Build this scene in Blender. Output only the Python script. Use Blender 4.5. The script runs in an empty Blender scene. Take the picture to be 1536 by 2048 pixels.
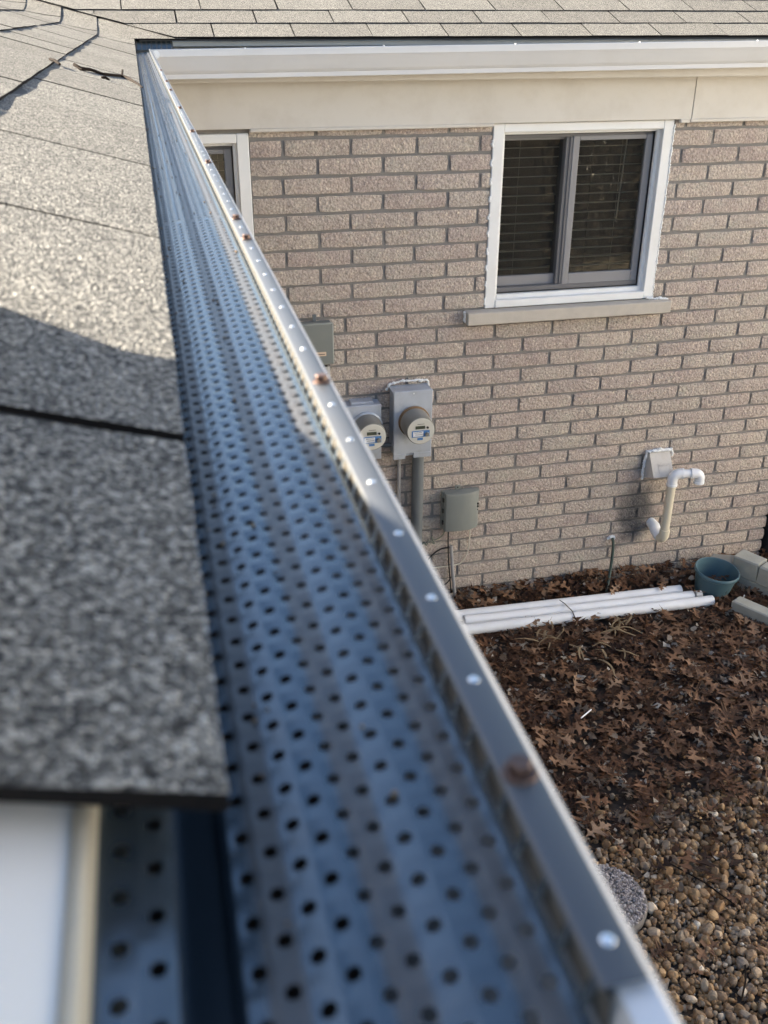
import bpy, math, random
from mathutils import Matrix, Vector
import numpy as np

# ------------------------------------------------------------------ camera, sky, sun, exposure
scene = bpy.context.scene
COL = scene.collection
CAM_Z = 3.0
cam_d = bpy.data.cameras.new('camera')
cam = bpy.data.objects.new('camera', cam_d)
COL.objects.link(cam)
cam.matrix_world = Matrix((
    (0.97392535, 0.10288738, -0.20219692, 0.0),
    (-0.22686295, 0.44802470, -0.86475839, 0.0),
    (0.00161649, 0.88808111, 0.45968394, CAM_Z),
    (0, 0, 0, 1)))
cam_d.sensor_fit = 'VERTICAL'
cam_d.sensor_height = 24.0
cam_d.lens = 24.0 * 1930.32 / 2048.0
cam_d.clip_start = 0.01
cam_d.clip_end = 600.0
cam_d.dof.use_dof = True
cam_d.dof.focus_distance = 4.3
cam_d.dof.aperture_fstop = 12.5
scene.camera = cam

SUN = Vector((-1.0, 0.60, 0.55)).normalized()          # direction towards the sun
SUN_EL = math.asin(SUN.z)
SUN_AZ = math.atan2(SUN.x, SUN.y)                       # clockwise from +Y
world = bpy.data.worlds.new('World')
scene.world = world
world.use_nodes = True
wn = world.node_tree.nodes
wn.clear()
sky = wn.new('ShaderNodeTexSky')
sky.sky_type = 'NISHITA'
sky.sun_disc = False
sky.sun_elevation = SUN_EL
sky.sun_rotation = SUN_AZ
sky.air_density = 1.0
sky.dust_density = 1.2
sky.ozone_density = 1.0
bg = wn.new('ShaderNodeBackground')
bg.inputs['Strength'].default_value = 0.055
wo = wn.new('ShaderNodeOutputWorld')
world.node_tree.links.new(sky.outputs[0], bg.inputs[0])
world.node_tree.links.new(bg.outputs[0], wo.inputs[0])

sun_d = bpy.data.lights.new('sun', 'SUN')
sun_d.energy = 5.0
sun_d.angle = math.radians(0.5)
sun_d.color = (1.0, 0.885, 0.71)
sun = bpy.data.objects.new('sun', sun_d)
COL.objects.link(sun)
sun.rotation_euler = SUN.to_track_quat('Z', 'Y').to_euler()
sun.location = (-6, 0.6, 6)

scene.view_settings.view_transform = 'Standard'
scene.view_settings.look = 'None'
scene.view_settings.exposure = 2.85
scene.view_settings.gamma = 1.0

rnd = random.Random(11)
nrg = np.random.default_rng(7)

# ------------------------------------------------------------------ helpers
def link(o, parent=None):
    COL.objects.link(o)
    if parent is not None:
        o.parent = parent
    return o

def mesh_obj(name, verts, faces, material, parent=None, smooth=False, mats=None, fmat=None):
    me = bpy.data.meshes.new(name)
    me.from_pydata([tuple(v) for v in verts], [], faces)
    if mats:
        for m in mats:
            me.materials.append(m)
        if fmat:
            me.polygons.foreach_set('material_index', fmat)
    else:
        me.materials.append(material)
    if smooth:
        me.polygons.foreach_set('use_smooth', [True] * len(me.polygons))
    me.update()
    return link(bpy.data.objects.new(name, me), parent)

def empty(name, loc=(0, 0, 0)):
    o = bpy.data.objects.new(name, None)
    o.empty_display_size = 0.05
    o.location = loc
    COL.objects.link(o)
    return o

def tag(o, label, cat, group=None):
    o['label'] = label
    o['category'] = cat
    if group:
        o['group'] = group
    return o

def structure(o, label=None, kind='structure'):
    o['kind'] = kind
    if label:
        o['label'] = label
    return o

class MB:
    """collects simple solids into one mesh"""
    def __init__(self):
        self.v, self.f, self.m = [], [], []
    def add(self, verts, faces, mi=0):
        b = len(self.v)
        self.v += [tuple(x) for x in verts]
        self.f += [[i + b for i in fc] for fc in faces]
        self.m += [mi] * len(faces)
        return self
    def box(self, x0, x1, y0, y1, z0, z1, b=0.0, mi=0, mat=None):
        """box with chamfered edges of size b"""
        if b <= 0:
            vs = [(x, y, z) for x in (x0, x1) for y in (y0, y1) for z in (z0, z1)]
            fs = [(0, 1, 3, 2), (4, 6, 7, 5), (0, 4, 5, 1), (2, 3, 7, 6), (0, 2, 6, 4), (1, 5, 7, 3)]
        else:
            b = min(b, (x1 - x0) * .45, (y1 - y0) * .45, (z1 - z0) * .45)
            vs, idx = [], {}
            cs = [(sx, sy, sz) for sx in (0, 1) for sy in (0, 1) for sz in (0, 1)]
            lo, hi = (x0, y0, z0), (x1, y1, z1)
            for c in cs:
                for ax in range(3):
                    p = []
                    for k in range(3):
                        e = hi[k] if c[k] else lo[k]
                        if k != ax:
                            e += -b if c[k] else b
                        p.append(e)
                    idx[c, ax] = len(vs)
                    vs.append(p)
            fs = []
            for ax in range(3):
                o1, o2 = [k for k in range(3) if k != ax]
                for s in (0, 1):
                    q = []
                    for (a, bb) in ((0, 0), (1, 0), (1, 1), (0, 1)):
                        c = [0, 0, 0]
                        c[ax], c[o1], c[o2] = s, a, bb
                        q.append(idx[tuple(c), ax])
                    fs.append(q)
            for ax in range(3):                       # edges along ax
                o1, o2 = [k for k in range(3) if k != ax]
                for a in (0, 1):
                    for bb in (0, 1):
                        c0, c1 = [0, 0, 0], [0, 0, 0]
                        c0[o1] = c1[o1] = a
                        c0[o2] = c1[o2] = bb
                        c1[ax] = 1
                        c0, c1 = tuple(c0), tuple(c1)
                        fs.append([idx[c0, o1], idx[c0, o2], idx[c1, o2], idx[c1, o1]])
            for c in cs:
                fs.append([idx[c, 0], idx[c, 1], idx[c, 2]])
        if mat is not None:
            vs = [mat @ Vector(v) for v in vs]
        return self.add(vs, fs, mi)
    def tube(self, pts, r, n=12, caps=True, mi=0, r_in=None):
        pts = [Vector(q) for q in pts]
        rs = r if isinstance(r, (list, tuple)) else [r] * len(pts)
        up = None
        rings = []
        for i, q in enumerate(pts):
            d = (pts[min(i + 1, len(pts) - 1)] - pts[max(i - 1, 0)]).normalized()
            if up is None:
                up = Vector((0, 0, 1)) if abs(d.z) < .9 else Vector((1, 0, 0))
            sdir = d.cross(up)
            sdir.normalize()
            up = sdir.cross(d)
            up.normalize()
            rings.append([q + (sdir * math.cos(a) + up * math.sin(a)) * rs[i]
                          for a in [2 * math.pi * k / n for k in range(n)]])
        vs = [v for rg in rings for v in rg]
        fs = []
        for i in range(len(pts) - 1):
            for k in range(n):
                fs.append((i * n + k, i * n + (k + 1) % n, (i + 1) * n + (k + 1) % n, (i + 1) * n + k))
        if caps:
            fs.append(list(range(n))[::-1])
            fs.append([len(vs) - n + k for k in range(n)])
        return self.add(vs, fs, mi)
    def lathe(self, prof, origin=(0, 0, 0), axis='Z', n=32, mi=0, mat=None):
        """prof: (radius, height) pairs"""
        vs = []
        for r, h in prof:
            for k in range(n):
                a = 2 * math.pi * k / n
                c, s = math.cos(a) * r, math.sin(a) * r
                if axis == 'Z':
                    p = (c, s, h)
                elif axis == 'Y':
                    p = (c, h, s)
                else:
                    p = (h, c, s)
                vs.append(Vector(p))
        if mat is not None:
            vs = [mat @ v for v in vs]
        vs = [v + Vector(origin) for v in vs]
        fs = []
        for i in range(len(prof) - 1):
            for k in range(n):
                fs.append((i * n + k, i * n + (k + 1) % n, (i + 1) * n + (k + 1) % n, (i + 1) * n + k))
        if prof[0][0] > 1e-6:
            fs.append(list(range(n))[::-1])
        if prof[-1][0] > 1e-6:
            fs.append([len(vs) - n + k for k in range(n)])
        return self.add(vs, fs, mi)
    def extrude(self, prof, fn, t0, t1, closed=False, seg=1, mi=0, cap=False):
        """prof: 2D points, fn(a, b, t) -> xyz"""
        n = len(prof)
        ts = [t0 + (t1 - t0) * i / seg for i in range(seg + 1)]
        vs = [fn(a, b, t) for t in ts for a, b in prof]
        fs = []
        m = n if closed else n - 1
        for i in range(seg):
            for k in range(m):
                fs.append((i * n + k, i * n + (k + 1) % n, (i + 1) * n + (k + 1) % n, (i + 1) * n + k))
        if cap:
            fs.append(list(range(n))[::-1])
            fs.append([seg * n + k for k in range(n)])
        return self.add(vs, fs, mi)
    def build(self, name, material, parent=None, smooth=False, mats=None):
        return mesh_obj(name, self.v, self.f, material, parent, smooth, mats, self.m if mats else None)

def autosmooth(o, ang=35):
    me = o.data
    me.polygons.foreach_set('use_smooth', [True] * len(me.polygons))
    try:
        me.set_sharp_from_angle(angle=math.radians(ang))
    except Exception:
        pass
    return o

# ------------------------------------------------------------------ materials
def new_mat(name):
    m = bpy.data.materials.new(name)
    m.use_nodes = True
    nt = m.node_tree
    b = nt.nodes['Principled BSDF']
    return m, nt, b

def N(nt, typ, **kw):
    n = nt.nodes.new(typ)
    for k, v in kw.items():
        if k.startswith('i_'):
            key = k[2:].replace('_', ' ')
            n.inputs[key].default_value = v
        else:
            setattr(n, k, v)
    return n

def ramp(nt, stops, interp='LINEAR'):
    r = nt.nodes.new('ShaderNodeValToRGB')
    cr = r.color_ramp
    cr.interpolation = interp
    while len(cr.elements) < len(stops):
        cr.elements.new(0.5)
    for e, (p, c) in zip(cr.elements, stops):
        e.position = p
        e.color = (c[0], c[1], c[2], 1)
    return r

def mixc(nt, a, b, fac, mode='MIX'):
    n = nt.nodes.new('ShaderNodeMix')
    n.data_type = 'RGBA'
    n.blend_type = mode
    for sock, val in ((n.inputs[0], fac), (n.inputs[6], a), (n.inputs[7], b)):
        if hasattr(val, 'is_output') or hasattr(val, 'links'):
            nt.links.new(val, sock)
        elif isinstance(val, (int, float)):
            sock.default_value = val
        else:
            sock.default_value = (val[0], val[1], val[2], 1)
    return n.outputs[2]

def mathn(nt, op, a, b=0.0, clamp=False):
    n = nt.nodes.new('ShaderNodeMath')
    n.operation = op
    n.use_clamp = clamp
    for sock, val in ((n.inputs[0], a), (n.inputs[1], b)):
        if hasattr(val, 'links'):
            nt.links.new(val, sock)
        else:
            sock.default_value = val
    return n.outputs[0]

def position(nt):
    return nt.nodes.new('ShaderNodeNewGeometry').outputs['Position']

def noise(nt, vec, scale, detail=3, rough=0.55):
    n = nt.nodes.new('ShaderNodeTexNoise')
    n.inputs['Scale'].default_value = scale
    n.inputs['Detail'].default_value = detail
    n.inputs['Roughness'].default_value = rough
    nt.links.new(vec, n.inputs['Vector'])
    return n.outputs[0]

def simple(name, col, rough=0.5, metal=0.0, var=0.12, vscale=6.0, bump=0.0, bscale=120.0, spec=0.5, dirt=None, dscale=3.0, damt=0.4):
    m, nt, b = new_mat(name)
    pos = position(nt)
    nv = noise(nt, pos, vscale, 4)
    c = mixc(nt, [x * (1 - var) for x in col], [min(1, x * (1 + var)) for x in col], nv)
    if dirt is not None:
        dn = noise(nt, pos, dscale, 6, .65)
        fac = mathn(nt, 'MULTIPLY', mathn(nt, 'SUBTRACT', dn, 0.48, True), 4.0 * damt, True)
        c = mixc(nt, c, dirt, fac)
    nt.links.new(c, b.inputs['Base Color'])
    b.inputs['Roughness'].default_value = rough
    b.inputs['Metallic'].default_value = metal
    b.inputs['Specular IOR Level'].default_value = spec
    if bump > 0:
        bn = nt.nodes.new('ShaderNodeBump')
        bn.inputs['Strength'].default_value = bump
        bn.inputs['Distance'].default_value = 0.002
        nt.links.new(noise(nt, pos, bscale, 4), bn.inputs['Height'])
        nt.links.new(bn.outputs[0], b.inputs['Normal'])
    return m

def stain_mask(nt, pos):
    """damp dark stain on the wall below the dryer vent (own ragged shape)"""
    sep = nt.nodes.new('ShaderNodeSeparateXYZ')
    nt.links.new(pos, sep.inputs[0])
    nz = noise(nt, pos, 9.0, 4, .6)
    wob = mathn(nt, 'MULTIPLY', mathn(nt, 'SUBTRACT', nz, 0.5), 0.22)
    dx = mathn(nt, 'DIVIDE', mathn(nt, 'ADD', mathn(nt, 'SUBTRACT', sep.outputs[0], 2.53), wob), 0.13)
    dz = mathn(nt, 'DIVIDE', mathn(nt, 'ADD', mathn(nt, 'SUBTRACT', sep.outputs[2], 0.44), wob), 0.23)
    d2 = mathn(nt, 'ADD', mathn(nt, 'POWER', mathn(nt, 'ABSOLUTE', dx), 2.0), mathn(nt, 'POWER', mathn(nt, 'ABSOLUTE', dz), 2.0))
    return mathn(nt, 'SUBTRACT', 1.15, d2, True)

def brick_material():
    m, nt, b = new_mat('split_face_brick')
    pos = position(nt)
    oi = nt.nodes.new('ShaderNodeObjectInfo')
    n1 = noise(nt, pos, 14.0, 4, .6)
    n2 = noise(nt, pos, 78.0, 6, .78)
    base = ramp(nt, [(0.30, (0.435, 0.37, 0.338)), (0.55, (0.48, 0.423, 0.38)), (0.75, (0.465, 0.432, 0.38))])
    nt.links.new(n1, base.inputs[0])
    tint = ramp(nt, [(0.0, (0.92, 0.885, 0.89)), (0.25, (1.01, 0.98, 0.98)), (0.45, (0.97, 0.97, 0.955)), (0.7, (1.04, 1.01, 0.99)), (0.88, (1.0, 1.0, 0.99)), (1.0, (1.09, 1.075, 1.05))])
    nt.links.new(oi.outputs['Random'], tint.inputs[0])
    c = mixc(nt, base.outputs[0], tint.outputs[0], 1.0, 'MULTIPLY')
    fine = ramp(nt, [(0.30, (0.55, 0.53, 0.51)), (0.5, (1, 1, 1)), (0.70, (1.38, 1.35, 1.30))])
    nt.links.new(n2, fine.inputs[0])
    c = mixc(nt, c, fine.outputs[0], 1.0, 'MULTIPLY')
    vo = N(nt, 'ShaderNodeTexVoronoi', i_Scale=72.0)
    nt.links.new(pos, vo.inputs['Vector'])
    sepc = nt.nodes.new('ShaderNodeSeparateColor')
    nt.links.new(vo.outputs['Color'], sepc.inputs[0])
    pick = mathn(nt, 'GREATER_THAN', sepc.outputs[0], 0.90)
    near = mathn(nt, 'LESS_THAN', vo.outputs['Distance'], 0.36)
    c = mixc(nt, c, (0.68, 0.60, 0.50), mathn(nt, 'MULTIPLY', mathn(nt, 'MULTIPLY', pick, near), 0.75))
    st = stain_mask(nt, pos)
    c = mixc(nt, c, (0.085, 0.085, 0.09), mathn(nt, 'MULTIPLY', st, mathn(nt, 'ADD', mathn(nt, 'MULTIPLY', n2, 0.9), 0.45), True))
    nt.links.new(c, b.inputs['Base Color'])
    b.inputs['Roughness'].default_value = 0.9
    b.inputs['Specular IOR Level'].default_value = 0.2
    bn = nt.nodes.new('ShaderNodeBump')
    bn.inputs['Strength'].default_value = 0.9
    bn.inputs['Distance'].default_value = 0.011
    v2 = N(nt, 'ShaderNodeTexVoronoi', i_Scale=84.0, i_Randomness=1.0)
    nt.links.new(pos, v2.inputs['Vector'])
    hsum = mathn(nt, 'ADD', mathn(nt, 'ADD', noise(nt, pos, 52.0, 6, .78), mathn(nt, 'MULTIPLY', noise(nt, pos, 30.0, 2), 0.8)), mathn(nt, 'MULTIPLY', v2.outputs['Distance'], -0.55))
    nt.links.new(hsum, bn.inputs['Height'])
    nt.links.new(bn.outputs[0], b.inputs['Normal'])
    return m

def mortar_material():
    m, nt, b = new_mat('mortar')
    pos = position(nt)
    c = mixc(nt, (0.185, 0.176, 0.168), (0.255, 0.243, 0.232), noise(nt, pos, 40, 5, .7))
    c = mixc(nt, c, (0.04, 0.042, 0.045), mathn(nt, 'MULTIPLY', stain_mask(nt, pos), 0.8))
    nt.links.new(c, b.inputs['Base Color'])
    b.inputs['Roughness'].default_value = 0.95
    bn = nt.nodes.new('ShaderNodeBump')
    bn.inputs['Strength'].default_value = 0.5
    bn.inputs['Distance'].default_value = 0.003
    nt.links.new(noise(nt, pos, 220, 4), bn.inputs['Height'])
    nt.links.new(bn.outputs[0], b.inputs['Normal'])
    return m

def shingle_material():
    m, nt, b = new_mat('asphalt_granules')
    pos = position(nt)
    oi = nt.nodes.new('ShaderNodeObjectInfo')
    vo = N(nt, 'ShaderNodeTexVoronoi', i_Scale=820.0)
    nt.links.new(pos, vo.inputs['Vector'])
    sepc = nt.nodes.new('ShaderNodeSeparateColor')
    nt.links.new(vo.outputs['Color'], sepc.inputs[0])
    gr = ramp(nt, [(0.0, (0.02, 0.02, 0.02)), (0.25, (0.050, 0.051, 0.053)), (0.48, (0.134, 0.132, 0.128)), (0.75, (0.228, 0.223, 0.210)), (1.0, (0.50, 0.485, 0.455))])
    nt.links.new(sepc.outputs[0], gr.inputs[0])
    big = noise(nt, pos, 16.0, 5, .65)
    tone = ramp(nt, [(0.3, (0.86, 0.85, 0.84)), (0.7, (1.06, 1.05, 1.03))])
    nt.links.new(big, tone.inputs[0])
    c = mixc(nt, gr.outputs[0], tone.outputs[0], 1.0, 'MULTIPLY')
    mott = ramp(nt, [(0.30, (0.74, 0.74, 0.74)), (0.5, (1.0, 1.0, 1.0)), (0.70, (1.20, 1.20, 1.18))])
    nt.links.new(noise(nt, pos, 420.0, 3, .7), mott.inputs[0])
    c = mixc(nt, c, mott.outputs[0], 1.0, 'MULTIPLY')
    t2 = ramp(nt, [(0, (0.90, 0.89, 0.87)), (1, (1.08, 1.08, 1.06))])
    nt.links.new(oi.outputs['Random'], t2.inputs[0])
    c = mixc(nt, c, t2.outputs[0], 1.0, 'MULTIPLY')
    nt.links.new(c, b.inputs['Base Color'])
    b.inputs['Roughness'].default_value = 0.85
    b.inputs['Specular IOR Level'].default_value = 0.25
    bn = nt.nodes.new('ShaderNodeBump')
    bn.inputs['Strength'].default_value = 0.9
    bn.inputs['Distance'].default_value = 0.0022
    inv = mathn(nt, 'SUBTRACT', 1.0, vo.outputs['Distance'])
    hs = mathn(nt, 'ADD', inv, mathn(nt, 'MULTIPLY', sepc.outputs[1], 0.8))
    nt.links.new(hs, bn.inputs['Height'])
    nt.links.new(bn.outputs[0], b.inputs['Normal'])
    return m

def guard_material():
    m, nt, b = new_mat('grey_coated_aluminium')
    pos = position(nt)
    mp = nt.nodes.new('ShaderNodeMapping')
    mp.inputs['Scale'].default_value = (60, 3, 60)
    nt.links.new(pos, mp.inputs['Vector'])
    n1 = noise(nt, mp.outputs[0], 1.0, 4, .6)
    c = mixc(nt, (0.080, 0.108, 0.134), (0.106, 0.134, 0.160), n1)
    dn = noise(nt, pos, 55.0, 5, .7)
    c = mixc(nt, c, (0.12, 0.105, 0.09), mathn(nt, 'MULTIPLY', mathn(nt, 'SUBTRACT', dn, 0.55, True), 1.6, True))
    sx = nt.nodes.new('ShaderNodeSeparateXYZ')
    nt.links.new(pos, sx.inputs[0])
    ph = mathn(nt, 'COSINE', mathn(nt, 'MULTIPLY', mathn(nt, 'SUBTRACT', sx.outputs[0], 0.0083), 2 * math.pi / 0.0190))
    val = mathn(nt, 'MULTIPLY', mathn(nt, 'SUBTRACT', ph, 0.25, True), 2.2, True)      # silt dried in the valleys
    val = mathn(nt, 'MULTIPLY', val, mathn(nt, 'ADD', mathn(nt, 'MULTIPLY', dn, 0.6), 0.45), True)
    val = mathn(nt, 'MULTIPLY', val, mathn(nt, 'GREATER_THAN', sx.outputs[0], 0.002))
    c = mixc(nt, c, (0.078, 0.069, 0.064), val)
    nt.links.new(c, b.inputs['Base Color'])
    nt.links.new(mathn(nt, 'SUBTRACT', 0.60, mathn(nt, 'MULTIPLY', val, 0.50)), b.inputs['Metallic'])
    rr = nt.nodes.new('ShaderNodeMapRange')
    rr.inputs['To Min'].default_value = 0.17
    rr.inputs['To Max'].default_value = 0.28
    nt.links.new(n1, rr.inputs['Value'])
    nt.links.new(mathn(nt, 'ADD', rr.outputs[0], mathn(nt, 'MULTIPLY', val, 0.22)), b.inputs['Roughness'])
    return m

def island_mat(name, stops, rough=0.8, vs=60.0, bump=0.3, use_object=False, spec=0.3):
    m, nt, b = new_mat(name)
    pos = position(nt)
    if use_object:
        rv = nt.nodes.new('ShaderNodeObjectInfo').outputs['Random']
    else:
        rv = nt.nodes.new('ShaderNodeNewGeometry').outputs['Random Per Island']
    r = ramp(nt, stops)
    nt.links.new(rv, r.inputs[0])
    n1 = noise(nt, pos, vs, 4, .65)
    t = ramp(nt, [(0.25, (0.65, 0.63, 0.6)), (0.5, (1, 1, 1)), (0.8, (1.3, 1.28, 1.25))])
    nt.links.new(n1, t.inputs[0])
    c = mixc(nt, r.outputs[0], t.outputs[0], 1.0, 'MULTIPLY')
    nt.links.new(c, b.inputs['Base Color'])
    b.inputs['Roughness'].default_value = rough
    b.inputs['Specular IOR Level'].default_value = spec
    if bump:
        bn = nt.nodes.new('ShaderNodeBump')
        bn.inputs['Strength'].default_value = bump
        bn.inputs['Distance'].default_value = 0.003
        nt.links.new(n1, bn.inputs['Height'])
        nt.links.new(bn.outputs[0], b.inputs['Normal'])
    return m

def glass_material():
    m, nt, b = new_mat('window_glass')
    nt.nodes.remove(b)
    out = [n for n in nt.nodes if n.type == 'OUTPUT_MATERIAL'][0]
    tr = N(nt, 'ShaderNodeBsdfTransparent')
    tr.inputs[0].default_value = (0.50, 0.50, 0.48, 1)
    gl = N(nt, 'ShaderNodeBsdfGlossy')
    gl.inputs['Roughness'].default_value = 0.012
    fr = N(nt, 'ShaderNodeFresnel')
    fr.inputs['IOR'].default_value = 1.50
    mx = N(nt, 'ShaderNodeMixShader')
    nt.links.new(fr.outputs[0], mx.inputs[0])
    nt.links.new(tr.outputs[0], mx.inputs[1])
    nt.links.new(gl.outputs[0], mx.inputs[2])
    df = N(nt, 'ShaderNodeBsdfDiffuse')
    df.inputs[0].default_value = (0.50, 0.46, 0.40, 1)
    m2 = N(nt, 'ShaderNodeMixShader')
    m2.inputs[0].default_value = 0.045                    # slight diffuse haze added to lighten the glass
    nt.links.new(mx.outputs[0], m2.inputs[1])
    nt.links.new(df.outputs[0], m2.inputs[2])
    nt.links.new(m2.outputs[0], out.inputs[0])
    return m

M_BRICK = brick_material()
M_MORTAR = mortar_material()
M_SHINGLE = shingle_material()
M_GUARD = guard_material()
M_GLASS = glass_material()
M_LIP = simple('grey_coated_lip', (0.078, 0.084, 0.094), 0.42, metal=0.2, var=0.08, vscale=30, dirt=(0.09, 0.085, 0.08), dscale=60, damt=.3)
M_FLANGE = simple('cream_gutter_hem', (0.125, 0.115, 0.100), 0.6, var=0.15, vscale=60)
M_WHITE = simple('white_paint', (0.74, 0.75, 0.76), 0.45, var=0.05, vscale=3, dirt=(0.52, 0.50, 0.46), dscale=5, damt=.25)
M_GUTTER = simple('white_gutter_enamel', (0.60, 0.60, 0.61), 0.35, var=0.04, vscale=4, dirt=(0.5, 0.48, 0.45), dscale=7, damt=.2)
M_BEIGE = simple('beige_trim_paint', (0.58, 0.555, 0.52), 0.55, var=0.05, vscale=2.5, dirt=(0.44, 0.40, 0.35), dscale=6, damt=.4)
M_RAKE = simple('matt_white_rake_board', (0.66, 0.645, 0.615), 0.95, spec=0.1, var=0.05, vscale=25, dirt=(0.66, 0.64, 0.60), dscale=40, damt=.2)
M_STONE = simple('limestone_sill', (0.47, 0.43, 0.38), 0.85, var=0.12, vscale=20, bump=.4, bscale=150, dirt=(0.30, 0.27, 0.24), dscale=8, damt=.3)
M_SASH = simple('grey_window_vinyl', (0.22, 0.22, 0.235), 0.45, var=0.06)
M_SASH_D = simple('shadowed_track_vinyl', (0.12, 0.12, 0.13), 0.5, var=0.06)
M_BLACK = simple('black_rubber', (0.012, 0.012, 0.013), 0.6, var=0.1)
M_SLAT = simple('blind_slat', (0.58, 0.56, 0.50), 0.6, var=0.04)
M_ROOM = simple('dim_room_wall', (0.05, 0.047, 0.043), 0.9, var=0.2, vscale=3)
M_CAULK = simple('white_caulk', (0.70, 0.72, 0.74), 0.6, var=0.1, vscale=40, bump=.8, bscale=90)
M_METERBOX = simple('galvanised_meter_box', (0.44, 0.48, 0.55), 0.45, metal=0.2, var=0.12, vscale=14, dirt=(0.27, 0.26, 0.25), dscale=9, damt=.55)
M_DOME = simple('grey_meter_cover', (0.20, 0.195, 0.175), 0.28, var=0.08)
M_RUST = simple('rusty_ring', (0.22, 0.14, 0.08), 0.7, metal=0.3, var=0.35, vscale=45)
M_FACE = simple('meter_face_white', (0.55, 0.54, 0.49), 0.5, var=0.04)
M_LCD = simple('lcd', (0.07, 0.08, 0.06), 0.25, var=0.05)
M_BLUE = simple('blue_print', (0.06, 0.18, 0.42), 0.5, var=0.05)
M_PRINT = simple('dark_print', (0.03, 0.03, 0.035), 0.6, var=0.05)
M_LABEL = simple('paper_label', (0.62, 0.48, 0.36), 0.7, var=0.1, vscale=60)
M_CONDUIT = simple('grey_pvc_conduit', (0.13, 0.145, 0.155), 0.5, var=0.15, vscale=14)
M_CONDUIT_L = simple('light_grey_conduit', (0.36, 0.36, 0.37), 0.45, metal=0.3, var=0.1, vscale=20)
M_BOX = simple('grey_utility_plastic', (0.185, 0.20, 0.19), 0.5, var=0.07, vscale=7, dirt=(0.25, 0.25, 0.23), dscale=9, damt=.2)
M_CABLE = simple('black_cable', (0.015, 0.015, 0.016), 0.5, var=0.1)
M_CABLE_W = simple('cream_cable', (0.58, 0.54, 0.46), 0.5, var=0.08)
M_WIRE = simple('green_grey_wire', (0.14, 0.16, 0.13), 0.6, var=0.15)
M_VENT = simple('beige_vent_plastic', (0.52, 0.49, 0.46), 0.55, var=0.1, vscale=18, dirt=(0.33, 0.29, 0.25), dscale=20, damt=.35)
M_PVC = simple('white_pvc', (0.80, 0.81, 0.83), 0.3, var=0.03, dirt=(0.62, 0.60, 0.56), dscale=10, damt=.25)
M_PVC_Y = simple('yellowed_pvc', (0.66, 0.60, 0.47), 0.4, var=0.06, vscale=9)
M_POT = simple('teal_plastic', (0.075, 0.140, 0.172), 0.45, var=0.12, vscale=15, dirt=(0.12, 0.17, 0.19), dscale=9, damt=.3)
M_CONC = simple('concrete_block', (0.38, 0.37, 0.32), 0.92, var=0.18, vscale=22, bump=.7, bscale=120, dirt=(0.22, 0.21, 0.17), dscale=11, damt=.5)
M_SCREW = simple('copper_brown_screw', (0.115, 0.072, 0.058), 0.45, metal=0.6, var=0.15, vscale=200)
M_RIVET = simple('bright_rivet', (0.80, 0.82, 0.84), 0.25, metal=0.9, var=0.04)
M_SOIL = simple('dark_soil', (0.045, 0.032, 0.024), 0.95, var=0.4, vscale=25, bump=.8, bscale=60, dirt=(0.09, 0.06, 0.04), dscale=2.5, damt=.5)
M_LAWN = simple('bounce_lawn', (0.34, 0.29, 0.20), 0.9, var=0.3, vscale=4, bump=.6, bscale=40, dirt=(0.22, 0.20, 0.13), dscale=.8, damt=.4)
M_SIDING = simple('white_siding', (0.82, 0.80, 0.76), 0.6, var=0.04)
M_TWIG = simple('twig_bark', (0.020, 0.014, 0.011), 0.9, spec=0.1, var=0.3, vscale=90, bump=.6, bscale=300)
M_STRAW = simple('dry_grass_blade', (0.24, 0.17, 0.095), 0.75, var=0.25, vscale=30)
M_TAN = simple('tan_trim_edge', (0.42, 0.38, 0.30), 0.6, var=0.08)
M_DRIP = simple('grey_drip_edge', (0.30, 0.32, 0.34), 0.45, metal=0.3, var=0.1, vscale=8)
M_EDGE = simple('asphalt_cut_edge', (0.010, 0.009, 0.009), 0.95, var=0.3, vscale=200, spec=0.1)
M_FELT = simple('roofing_felt', (0.03, 0.03, 0.03), 0.95, var=0.2)
M_LEAF = island_mat('oak_leaf_litter', [(0.0, (0.028, 0.012, 0.006)), (0.3, (0.062, 0.027, 0.013)), (0.55, (0.11, 0.050, 0.024)), (0.8, (0.17, 0.083, 0.042)), (0.9, (0.055, 0.033, 0.021)), (0.96, (0.17, 0.125, 0.09)), (1.0, (0.30, 0.26, 0.21))], 0.7, 45, .4)
M_LEAF_O = island_mat('oak_leaf', [(0.0, (0.065, 0.032, 0.017)), (0.3, (0.12, 0.060, 0.031)), (0.6, (0.17, 0.088, 0.047)), (0.85, (0.22, 0.125, 0.072)), (1.0, (0.28, 0.18, 0.115))], 0.65, 45, .4, use_object=True)
GRAVEL = [(0.0, (0.15, 0.085, 0.040)), (0.2, (0.28, 0.165, 0.080)), (0.4, (0.40, 0.26, 0.135)), (0.55, (0.20, 0.125, 0.075)), (0.7, (0.35, 0.265, 0.18)), (0.82, (0.19, 0.155, 0.125)), (0.93, (0.33, 0.19, 0.085)), (1.0, (0.68, 0.60, 0.49))]
M_GRAVEL = island_mat('river_gravel', GRAVEL, 0.6, 70, .3)
M_PEBBLE = island_mat('river_pebble', GRAVEL, 0.55, 70, .3, use_object=True)
M_CASTER = simple('pale_caster', (0.62, 0.60, 0.56), 0.8, var=0.08)  # pale so the added shadow casters throw some light back
M_SHRUB = simple('withered_shrub_leaf', (0.055, 0.042, 0.026), 0.85, var=0.5, vscale=5)
M_BARK = simple('tree_bark', (0.09, 0.07, 0.055), 0.9, var=0.3, vscale=8, bump=.8, bscale=20)

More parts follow.
